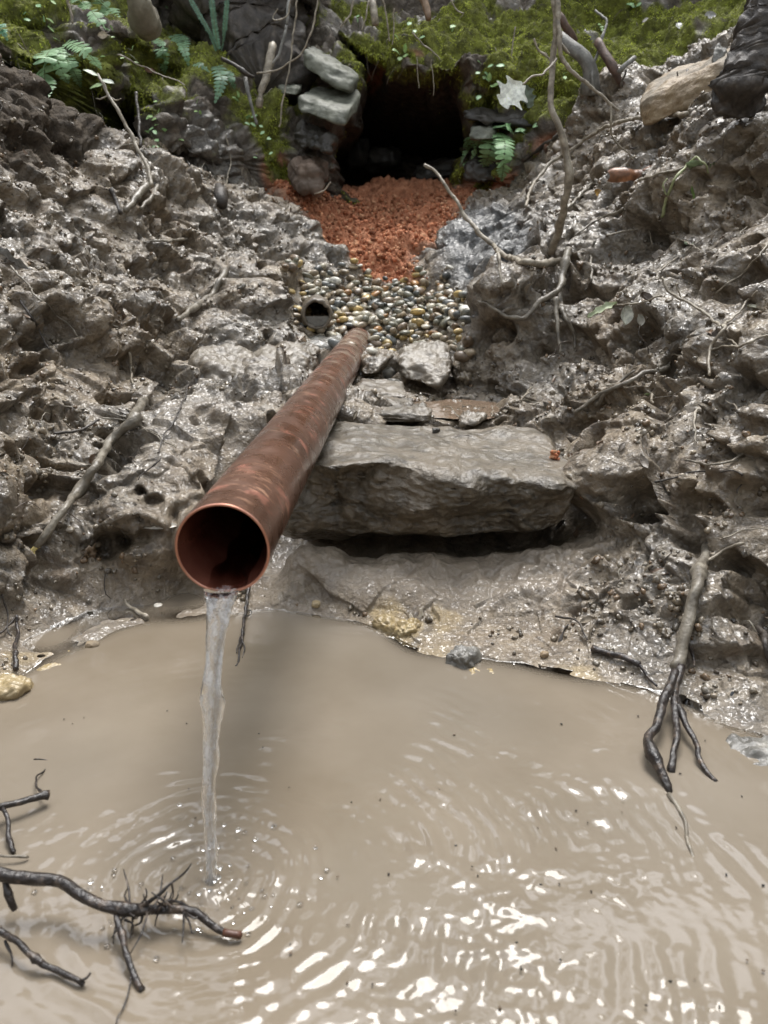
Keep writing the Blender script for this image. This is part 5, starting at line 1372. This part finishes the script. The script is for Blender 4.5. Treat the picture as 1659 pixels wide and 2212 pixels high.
RT = [([(1307,839),(1345,842),(1386,839),(1412,828),(1436,818)], 3.6, 2.6, 'thin pale twig lying on the right bank above the slab tip'),
 ([(1395,848),(1402,862),(1410,876)], 6, 4, 'short forked twig under the thin pale twig'),
 ([(1285,880),(1310,855),(1345,825),(1370,806)], 9, 5, 'muddy twig slanting up right behind the thin pale one'),
 ([(1240,898),(1290,862),(1345,835),(1395,812),(1445,797)], 8, 10, 'long muddy root lying up the right bank toward the middle'),
 ([(1405,1048),(1460,1034),(1512,1025),(1560,1026),(1602,1033)], 4, 3, 'long thin dark twig lying level on the lower right bank'),
 ([(1602,1033),(1600,1052),(1590,1072)], 4, 3, 'short twig hanging at the end of the long thin dark twig'),
 ([(1285,525),(1275,560),(1279,605),(1270,622),(1262,632)], 5, 3.5, 'white kinked twig hanging beside the forked muddy root'),
 ([(1310,512),(1370,503),(1430,508),(1470,525),(1520,552)], 4, 2.6, 'thin pale vine like twig across the right bank, upper middle'),
 ([(1400,505),(1410,528),(1412,545)], 2.6, 1.8, 'small side twig below the vine like twig'),
 ([(1425,590),(1460,560),(1500,535),(1550,500)], 3, 2.4, 'slanting thin twig right of the vine like twig'),
 ([(1600,900),(1570,872),(1540,850)], 3, 2, 'thin rootlet in mud below the branching twig'),
 ([(1505,890),(1500,930),(1503,962)], 5, 3, 'short pale rootlet hanging below the branching twig'),
 ([(1425,770),(1455,772),(1495,790)], 3.4, 2.4, 'small pale curved twig left of the branching twig stem'),
 ([(1062,905),(1065,870),(1075,850)], 3, 2, 'thin rootlet standing at the right rim of the puddle'),
 ([(1150,842),(1120,870),(1080,885)], 2.6, 2, 'fine pale rootlet in mud right of the puddle'),
 ([(1280,400),(1240,440),(1200,470)], 7, 4, 'grey stick half buried right of the sapling foot'),
 ([(1175,395),(1140,440),(1120,490)], 6, 4, 'dark curved root left of the sapling foot'),
 ([(1130,350),(1170,320),(1215,292)], 10, 7, 'dark root slanting up beside the bright green fern'),
 ([(1345,455),(1290,480),(1240,515)], 5, 3, 'muddy stick slanting through clods right of the sapling'),
 ([(1380,395),(1410,385),(1440,375),(1478,365)], 5, 4, 'pale twig just right of the curled brown leaf'),
 ([(1640,560),(1650,540),(1670,510)], 4, 3, 'short twig at the right edge, upper middle'),
 ([(1560,1170),(1610,1152),(1680,1150)], 3.4, 2.4, 'thin straight pale twig at the right edge above the forked root'),
 ([(1640,560),(1600,600),(1560,622),(1545,640)], 4, 3, 'thin twig leaning behind the branching twig'),
 ([(1659,950),(1600,985),(1550,1010),(1480,1000)], 6, 4, 'muddy twig at the right edge between the hollows'),
 ([(1605,1180),(1560,1200),(1525,1215)], 6, 5, 'short wood stub next to the top of the forked root'),
 ([(1640,1360),(1655,1400),(1670,1450)], 12, 9, 'dark wet root at the right edge by the waterline')]
for pts, w0, w1, lb in RT:
    limb('twig' if 'twig' in lb else ('dead_root' if 'root' in lb else 'stick'), pts, w0, w1, M['bark_dark'] if 'dark' in lb else (M['bark_mud'] if 'muddy' in lb or 'grey' in lb else M['bark_pale']), lb, 'twig' if 'twig' in lb else 'root' if 'root' in lb else 'stick', rg, lift=.006, crook=.005)
GT = mat_simple('green_twig_bark', [(.3, (.16, .19, .08)), (.6, (.36, .38, .20))], .5, 80, .0008)
twig('green_twig', [([(1502,348),(1482,368),(1461,392),(1447,420),(1438,445),(1429,478)], 4, 6), ([(1502,348),(1520,362),(1530,385)], 3, 3), ([(1438,430),(1432,410),(1440,395)], 3, 2)], GT, 'green twig leaning on the upper right mud bank', 'twig', rg, lift=.012)
LEAVES = [(1501,366,.040,.024,(.36,.46,.30),'oval','pale green leaf beside the green twig','leaf'),(1540,375,.030,.032,(.12,.15,.07),'oval','round dark olive leaf right of the pale green one','leaf'),
 (1485,430,.050,.026,(.24,.36,.12),'oval','fresh green leaf half buried in mud below the green twig','leaf'),(1505,520,.045,.020,(.28,.33,.22),'holly','muddy green leaf lying across clods, upper right','leaf'),
 (20,572,.085,.045,(.33,.32,.30),'holly','large grey muddy leaf at the left edge','dead_leaf'),(100,690,.07,.05,(.17,.14,.10),'holly','broad brown muddy leaf low on the left bank','dead_leaf'),
 (330,480,.045,.03,(.24,.22,.18),'oval','grey brown leaf plastered on the upper left bank','dead_leaf'),(225,80,.03,.022,(.36,.29,.2),'oval','pale tan leaf on the moss between ferns','dead_leaf'),
 (322,160,.045,.03,(.30,.17,.13),'oval','reddish brown leaf on the left mossy bank','dead_leaf'),(1490,380,.0,.0,(.1,.1,.1),'oval','','x'),
 (632,708,.050,.026,(.34,.28,.18),'oval','tan pointed leaf standing beside the mud caked drain pipe','dead_leaf'),(1035,905,.022,.02,(.07,.055,.045),'oval','dark scrap of leaf hanging at the right rim of the puddle','dead_leaf'),
 (1100,908,.018,.012,(.10,.08,.06),'oval','small dark curled leaf right of the muddy lump','dead_leaf'),(1195,930,.035,.016,(.075,.065,.055),'long','dark wet leaf at the back right corner of the slab','dead_leaf'),
 (1345,535,.04,.03,(.17,.15,.12),'holly','large muddy leaf standing in the hollow of the right bank','dead_leaf'),(1655,745,.04,.02,(.45,.42,.36),'oval','pale leaf at the right edge beside the branching twig','dead_leaf'),
 (1398,862,.012,.009,(.30,.36,.20),'oval','tiny green leaf near the long muddy root','leaf'),(1465,60,.03,.02,(.5,.5,.46),'oval','white leaf fragment lying on the top right moss','dead_leaf'),
 (1395,48,.022,.016,(.45,.42,.38),'oval','small pale leaf on the top right moss left of the white one','dead_leaf'),(1530,40,.04,.03,(.28,.27,.26),'oval','grey leaf on the top right moss','dead_leaf'),
 (1200,1362,.030,.020,(.14,.13,.125),'oval','grey black leaf scrap on the shore mud, right of the ochre stones','dead_leaf'),(1552,1500,.022,.012,(.035,.04,.045),'oval','shiny black leaf piece at the right waterline','dead_leaf'),
 (420,1375,.0,.0,(.1,.1,.1),'oval','','x'),(740,1328,.024,.008,(.10,.08,.05),'long','narrow dark leaf at the waterline below the gap','dead_leaf')]
for k, (x, y, L, Wd, col, kind, lb, nm) in enumerate(LEAVES):
    if not lb: continue
    p, n = cast(x, y); n = (n + Vector((0, -.5, .6))).normalized()
    r = random.Random(k); f = Vector((r.uniform(-1, 1), r.uniform(-.4, .4), r.uniform(-.4, .4))); f = (f - n * f.dot(n)).normalized()
    leaf_at(nm, p + n * .006 - f * L * .5, frame(f, n), L, Wd, lb, 'leaf', M['leaf'] if nm == 'leaf' else M['deadleaf'], 'leaves fallen on the banks', kind=kind, col=col, fold=r.uniform(.1, .5), curl=r.uniform(-.3, .5), seed=k)
# curled brown leaf
p = on(1357, 392, .014)
r_ = empty('curled_leaf', p); tag(r_, 'curled rust brown leaf rolled up on the right bank above the green twig', 'leaf', 'leaves fallen on the banks')
for k, (L, r0, a0, a1, off, ax) in enumerate([(.062, .015, -.9, 2.4, (-.045, 0, 0), (1, -.25, .02)), (.050, .016, -.4, 2.2, (.004, .004, -.002), (1, -.1, -.12)), (.03, .010, .2, 2.6, (.03, -.004, .006), (.9, -.3, .2))]):
    V = []; n_, m_ = 18, 14
    for i in range(n_ + 1):
        t_ = i / n_; rr_ = r0 * (.65 + .5 * math.sin(math.pi * min(1, t_ + .1))) * (1 + .06 * math.sin(11 * t_ + k))
        for j in range(m_ + 1):
            a_ = a0 + (a1 - a0) * j / m_ * (.8 + .2 * math.sin(7 * t_ + k)) + .5
            V.append((rr_ * (1 + .12 * j / m_) * math.cos(a_), t_ * L + .003 * math.sin(3 * a_), rr_ * (1 + .12 * j / m_) * math.sin(a_)))
    F = [(i * (m_ + 1) + j, i * (m_ + 1) + j + 1, (i + 1) * (m_ + 1) + j + 1, (i + 1) * (m_ + 1) + j) for i in range(n_) for j in range(m_)]
    V = np.array(V); c_ = np.clip(1 + .8 * perlin(V, .012, k), .4, 1.6)[:, None] * np.array((.24, .11, .055))
    me = np_mesh('leaf_roll', V @ frame(ax, (0, -.5, .85)).T + np.array(off), np.array(F)); cattr(me, 'col', c_); link('leaf_roll', me, M['deadleaf'], r_)
leaf_at('dead_leaf', on(1282, 420, .01), frame((.8, -.3, -.6), (0, -.7, .7)), .024, .022, 'small orange yellow leaf left of the curled rust brown leaf', 'leaf', M['deadleaf'], 'leaves fallen on the banks', kind='oval', col=(.38, .22, .05), fold=.5, seed=5)
# standing bits at the top right
limb('stick', [(1479,226),(1480,190,1.93),(1484,152,1.93)], 12, 4, M['bark_dark'], 'dark pointed stick standing in front of the tan sandstone block', 'stick', rg)
limb('twig', [(1483,200,1.92),(1470,175,1.92),(1462,156,1.92)], 4, 2, M['bark_dark'], 'thin dark twig leaning left beside the dark pointed stick', 'twig', rg)
rock('wood_shard', [W(*q) for q in ((1528,224,1.80),(1540,96,1.86),(1530,224,1.84),(1552,94,1.89),(1552,224,1.79),(1572,112,1.85),(1555,224,1.83),(1570,108,1.88))], M['bark_grey'], 'flat grey wood shard standing upright before the sandstone block', 'wood', n=20, k=6, amp=.004, seed=75)
leaf_at('dead_leaf', on(1450, 205, .006), frame((.9, -.2, -.1), (0, -.7, .7)), .034, .022, 'dark leaf lying on the tan sandstone block', 'leaf', M['deadleaf'], 'leaves fallen on the banks', kind='oval', col=(.06, .045, .035), fold=.4, seed=6)
# left bank sticks
twig('dead_stick', [([(212,162,1.98),(230,196,1.95),(252,236,1.93),(278,280,1.92),(299,322,1.90),(318,358,1.88),(329,402,1.84)], 5, 8), ([(236,205,1.95),(218,216,1.95),(208,214,1.95)], 3, 1.5), ([(240,212,1.95),(252,218,1.94),(262,214,1.93)], 2.4, 1.5)],
     M['bark_pale'], 'thin white barked stick leaning at the back of the left bank', 'stick', lg)
for k, (dx, dz, c_) in enumerate([(-.6, .25, (.42, .48, .35)), (.8, -.2, (.5, .53, .45)), (-.9, -.3, (.25, .36, .16))]):
    leaf_at('leaf', W(214 + 6 * k, 166 + 8 * k, 1.96), frame((dx, -.3, dz), (0, -.6, .8)), .034, .016, ['pale green leaf at the tip of the white barked stick', 'whitish leaf pointing right on the white barked stick', 'green leaf pointing left on the white barked stick'][k], 'leaf', M['leaf'], 'leaves on the white barked stick', kind='oval', col=c_, seed=k)
LT = [([(295,202,2.02),(300,255,1.98),(304,318,1.93)], 5, 6, 'thin dark upright stick right of the white barked one'),
 ([(313,884),(288,922),(262,950),(234,983),(209,1030),(190,1056),(173,1080),(150,1115),(126,1150),(104,1178),(82,1204)], 19, 12, 'MAIN'),
 ([(488,588),(474,612),(461,638),(425,665),(385,694)], 14, 10, 'stout muddy stick jutting from the middle of the left bank'),
 ([(223,909),(262,914),(300,922),(340,945),(380,972)], 3.6, 2.6, 'fine dry stalk lying over the thick muddy root'),
 ([(240,895),(290,918),(350,958)], 3, 2, 'second fine stalk crossing the thick muddy root'),
 ([(407,837),(398,868),(382,900),(362,942),(342,984)], 3.4, 3, 'thin dark twig leaning on the smooth mud left of the pipe'),
 ([(349,994),(328,1016),(300,1042)], 3.4, 2.4, 'pale short twig below the thin dark twig'),
 ([(25,580),(60,620),(85,650),(130,690),(165,728),(192,748)], 3.6, 2, 'long fine rootlet running down the left bank from the large grey leaf'),
 ([(45,655),(72,690),(90,720),(108,760)], 4.5, 3, 'dark rootlet over the broad brown leaf'),
 ([(280,765),(284,800),(288,835)], 6, 4, 'short pale rootlet in the middle of the left bank'),
 ([(108,882),(150,884),(185,888)], 5, 3, 'short level twig left of the thick muddy root top'),
 ([(118,942),(165,938),(215,912)], 6, 5, 'dark wet stick lying left of the thick muddy root'),
 ([(320,405),(300,425),(272,460)], 15, 10, 'grey broken stick lying at the foot of the white barked stick'),
 ([(340,405),(330,430),(305,455)], 9, 7, 'second broken stick beside the grey one'),
 ([(478,448),(476,425),(474,410)], 22, 20, 'short dark stump peg on the left mud crest'),
 ([(472,415),(490,395),(500,340),(488,296)], 3, 2, 'bent hair thin twig rising above the stump peg'),
 ([(405,520),(360,525),(310,528)], 6, 3, 'muddy twig near the top of the left bank'),
 ([(240,412),(255,440),(262,465)], 9, 7, 'dark stick end poking from the upper left bank'),
 ([(272,1300),(285,1316),(302,1330),(320,1340)], 6, 9, 'small brown stick at the left waterline'),
 ([(5,1290),(20,1330),(28,1380)], 4, 3, 'thin dark root at the left edge by the water'),
 ([(0,1375),(25,1350),(40,1335)], 5, 4, 'dark wet stick at the left edge on the mud'),
 ([(36,1452),(38,1420),(40,1370),(38,1335)], 11, 5, 'black wet root standing at the left waterline')]
for pts, w0, w1, lb in LT:
    if lb == 'MAIN':
        P = path(pts, .022)
        c_ = P[5]; rt = empty('muddy_root', c_); tag(rt, 'thick mud coated root lying down the left bank with a frayed yellow end', 'root', lg)
        V, F = tube([p - c_ for p in P], [px_r(18, P[0]), px_r(11, P[-1])], sides=14, knots=.9, crook=.006, jit=.16, seed=4); link('stem', np_mesh('stem', V, F), M['bark_mud'], rt)
        S = Soup()
        e = P[-1] - c_; dd = (P[-1] - P[-2]).normalized()
        for k in range(14):
            q = e + dd * rng.uniform(.012, .028) + Vector(rng.normal(0, .004, 3))
            V, F = tube([e + Vector(rng.normal(0, .002, 3)), (e + q) / 2, q], [.0014, .0004], sides=5, step=.004, seed=k); S.add(V, F)
        link('frayed_end', S.mesh('frayed_end'), M['wood_raw'], rt); continue
    limb('twig' if 'twig' in lb else 'stick' if 'stick' in lb or 'stump' in lb else 'rootlet', pts, w0, w1, M['bark_wet'] if 'black' in lb else M['bark_dark'] if 'dark' in lb else (M['bark_mud'] if 'muddy' in lb or 'grey' in lb else M['bark_pale']),
         lb, 'twig' if 'twig' in lb else 'stick' if 'stick' in lb or 'stump' in lb else 'root', lg, lift=.006, crook=.004)
leaf_at('wood_chip', on(305,1156,.016), frame((1, .15, .0), (0, -.45, .9)), .052, .012, 'slender white wood chip lying on the mud just left of the pipe mouth', 'wood chip', M['chip'], kind='long', col=(.8, .78, .7), fold=.4, curl=.02, seed=2)

# ------------------------------------------------------------------ branches in the pool
wg = 'wet branches in the pool'
def wz(x, y, z=.004): p = WZ(x, y, z); return p
def wtwig(name, paths, label, cat='branch', mat=None, **kw):
    return twig(name, [([wz(*p) for p in pts], w0, w1) for pts, w0, w1 in paths], mat or M['bark_wet'], label, cat, wg, **kw)
rt = wtwig('wet_branch', [([(-60,1868,.03),(0,1881,.03),(54,1893,.028),(108,1902,.026),(180,1932,.022),(245,1958,.018),(317,1962,.014),(370,1968,.012),(418,1976,.010),(450,2000,.007),(486,2014,.005)], 25, 12),
  ([(252,1965,.016),(258,1995,.012),(266,2028,.008),(281,2082,.005),(292,2112,.003),(308,2138,.000)], 11, 12),
  ([(300,1955,.016),(330,1935,.022),(360,1912,.028),(388,1888,.033),(414,1864,.038)], 9, 2),
  ([(350,1962,.014),(372,1945,.018),(385,1925,.022)], 5, 2), ([(360,1945,.02),(390,1952,.016),(412,1960,.012)], 5, 4), ([(372,1905,.03),(380,1925,.024),(368,1950,.018)], 3, 2),
  ([(8,1892,.026),(20,1925,.018),(33,1962,.008)], 9, 12), ([(262,1985,.012),(250,2005,.008),(242,2025,.003)], 4, 2), ([(270,1985,.012),(290,2000,.008),(285,2020,.003)], 4, 2),
  ([(310,1968,.012),(306,1985,.008),(292,1998,.006)], 5, 3), ([(278,2090,.004),(272,2140,.001),(262,2180,.0),(252,2215,.0)], 3, 2)],
  'dark wet branch with tufts of side twigs reaching in from the left, lowest but one', knots=.6, crook=.004, sides=14)
c_ = rt.location
P = [wz(484,2013,.005) - c_, wz(500,2016,.005) - c_, wz(522,2019,.004) - c_]
V, F = tube(P, px_r(14, wz(500,2014)), sides=12, step=.003, jit=.05); link('cut_end', np_mesh('cut_end', V, F), M['redcut'], rt)
S = Soup()
for k in range(26):
    b0 = Vector(wz(rng.uniform(262, 400), rng.uniform(1955, 1972), .015)); q = b0 + Vector((rng.normal(0, .010), rng.normal(0, .012), rng.uniform(-.012, .014)))
    V, F = tube([b0 - c_, (b0 + q) / 2 - c_ + Vector(rng.normal(0, .002, 3)), q - c_], [.0009, .0004], sides=5, step=.004, seed=k); S.add(V, F)
link('fine_rootlets', S.mesh('fine_rootlets'), M['bark_wet'], rt)
wtwig('wet_branch', [([(-40,1985,.014),(0,2003,.012),(45,2040,.010),(90,2078,.007),(120,2092,.005),(144,2102,.004),(182,2124,.002)], 12, 10), ([(172,2118,.004),(186,2110,.006),(196,2100,.008)], 5, 3), ([(12,2030,.008),(30,2060,.003),(28,2085,.001)], 5, 3)], 'slim dark wet branch at the bottom left, lowest of those reaching in', knots=.6)
wtwig('wet_branch', [([(-40,1752,.014),(0,1742,.013),(54,1728,.011),(106,1717,.008)], 14, 12), ([(5,1745,.012),(14,1780,.008),(20,1805,.005),(31,1840,.001)], 8, 9), ([(98,1712,.010),(84,1680,.004),(96,1660,.001),(100,1644,.0),(74,1640,.0)], 4, 2)], 'short dark wet branch at the left edge, highest of those reaching in', knots=.6)
wtwig('wet_twig', [([(-20,1838,.006),(8,1848,.006),(40,1852,.004),(60,1850,.002)], 4, 6)], 'thin twig floating at the left edge between the two upper branches', 'twig', M['bark_mud'])
wtwig('wet_twig', [([(537,1262,.018),(535,1285,.012),(529,1322,.006),(522,1365,.004),(518,1402,.003),(510,1438,.0)], 8, 4), ([(524,1360,.004),(514,1385,.004),(512,1410,.001)], 3, 2), ([(520,1375,.004),(530,1400,.003),(524,1420,.0)], 3, 2), ([(529,1318,.006),(538,1325,.004),(532,1332,.004)], 2, 2)], 'black wet twig dangling in the water just right of the falling stream', 'twig')
forked = twig('forked_root', [
  ([(1524,1192),(1519,1210),(1508,1245),(1497,1280),(1487,1325),(1479,1370),(1470,1424),(1458,1452)], 20, 24),
  ([wz(1458,1450,.026), wz(1447,1478,.024), wz(1436,1515,.020), wz(1422,1548,.016), wz(1408,1572,.014), wz(1396,1594,.012), wz(1404,1620,.012), wz(1420,1648,.010), wz(1436,1680,.004), wz(1444,1713,-.002)], 17, 16),
  ([wz(1470,1440,.026), wz(1462,1480,.020), wz(1458,1515,.016), wz(1459,1555,.012), wz(1456,1590,.010), wz(1452,1630,.006), wz(1448,1668,-.001)], 18, 10),
  ([wz(1462,1510,.016), wz(1470,1538,.014), wz(1484,1566,.012), wz(1498,1595,.010), wz(1512,1632,.007), wz(1526,1668,.002), wz(1546,1688,.0)], 13, 9),
  ([(1480,1395),(1496,1428),(1498,1450)], 7, 4)], M['bark_wet'], 'large forked wet root running from the right bank into the pool on three prongs', 'root', None, part='prong', lift=.010, knots=.7, crook=.004, sides=14)
[c for c in forked.children if c.name.startswith('stem')][0].data.materials[0] = M['bark_mud']
V, F = tube([wz(1444,1716,.0), wz(1462,1745,.0), wz(1482,1790,.0), wz(1492,1840,.0), wz(1502,1870,-.001)], [.0022, .0007], sides=7, step=.004, crook=.002)
o = link('thin_rootlet', np_mesh('thin_rootlet', V, F), M['bark_mud']); tag(o, 'thin rootlet floating below the left prong of the large forked root', 'root', wg)
limb('dead_stick', [(1278,1404),(1310,1414),(1345,1426),(1380,1440)], 12, 14, M['bark_wet'], 'flat black stick lying along the right shore', 'stick', 'black sticks on the right shore', lift=.004)
limb('dead_stick', [(1380,1440),(1400,1462),(1418,1486)], 8, 5, M['bark_wet'], 'black stick end dipping in the water beside the large forked root', 'stick', 'black sticks on the right shore', lift=.004)
limb('dead_stick', [(1200,1335),(1240,1350),(1268,1385)], 5, 3, M['bark_dark'], 'thin black stem behind the grey black leaf scrap on the shore', 'stick', 'black sticks on the right shore', lift=.004)

S = Soup(); r = np.random.default_rng(99)
for k in range(60):
    q = WZ(r.uniform(0, 1659), r.uniform(1480, 2200), .0012)
    if q.y > .66: continue
    S.add(I1[0] * r.uniform(.0003, .0011, 3) * np.array([1.3, 1.3, .5]) + np.array(q), I1[1], [(.05,.035,.025),(.16,.11,.07),(.02,.018,.015)][r.integers(3)])
tag(link('floating_specks', S.mesh('floating_specks'), M['deadleaf']), 'tiny dark specks of debris floating on the muddy pool', 'debris', kind='stuff')
# ------------------------------------------------------------------ litter scraps and hair roots trodden into the mud
r = np.random.default_rng(77)
wl = area * vis * (GV2[:, 2] > .03) * (GY < 2.6); wl = wl / wl.sum()
S = Soup()
for i in r.choice(len(GV2), 620, p=wl):
    n = GN[i] + np.array([0, -.2, .1]); f = np.cross(n, r.normal(0, 1, 3)); L = r.uniform(.006, .022)
    V, F, C = leaf_mesh(L, L * r.uniform(.3, .7), 'oval', curl=r.uniform(-.4, .8), fold=r.uniform(0, .8), seed=int(i), n=5, col=[(.12,.095,.07),(.17,.14,.10),(.08,.065,.05),(.24,.20,.15),(.16,.10,.06)][r.integers(5)])
    S.add(V @ frame(f, n).T + GV2[i] + GN[i] * .002, F, C)
tag(link('leaf_litter', S.mesh('leaf_litter'), M['deadleaf']), 'scraps of rotten leaf trodden into both mud banks', 'leaf litter', kind='stuff')
S = Soup()
for i in r.choice(len(GV2), 520, p=wl):
    n = GN[i]; f = np.cross(n, r.normal(0, 1, 3)); f /= np.linalg.norm(f); L = r.uniform(.015, .07); g = np.cross(n, f)
    P = [GV2[i] + n * .002, GV2[i] + f * L * .35 + n * r.uniform(.002, .007) + g * L * r.uniform(-.15, .15), GV2[i] + f * L * .7 + n * r.uniform(.0, .008) + g * L * r.uniform(-.2, .2), GV2[i] + f * L + g * L * r.uniform(-.3, .3)]
    w = r.uniform(.0004, .0011); V, F = tube(P, [w, w * .6], sides=5, step=.008, seed=int(i)); c = np.array([(.20,.17,.13),(.12,.09,.065),(.30,.27,.21),(.07,.055,.04)][r.integers(4)])
    S.add(V, F, c)
wb = ((WV[:, 2] > .62) & (WV[:, 2] < 1.4) & (np.abs(WV[:, 0]) < 1.6) & (hole4 < .05)) * 1.0
for i in r.choice(len(WV), 420, p=wb / wb.sum()):
    n = WN[i]; L = r.uniform(.03, .12); d = np.array([r.normal(0, .35), -.12, -1.0]) ; d /= np.linalg.norm(d)
    P = [WV[i] + n * .004, WV[i] + n * .018 + d * L * .5, WV[i] + n * .012 + d * L]
    w = r.uniform(.0006, .0014); V, F = tube(P, [w, w * .5], sides=5, step=.012, seed=int(i), crook=.003); S.add(V, F, np.array([(.16,.12,.085),(.10,.075,.05),(.22,.19,.14)][r.integers(3)]))
tag(link('hair_roots', S.mesh('hair_roots'), M['deadleaf']), 'fine hair roots trailing from the banks', 'rootlets', kind='stuff')
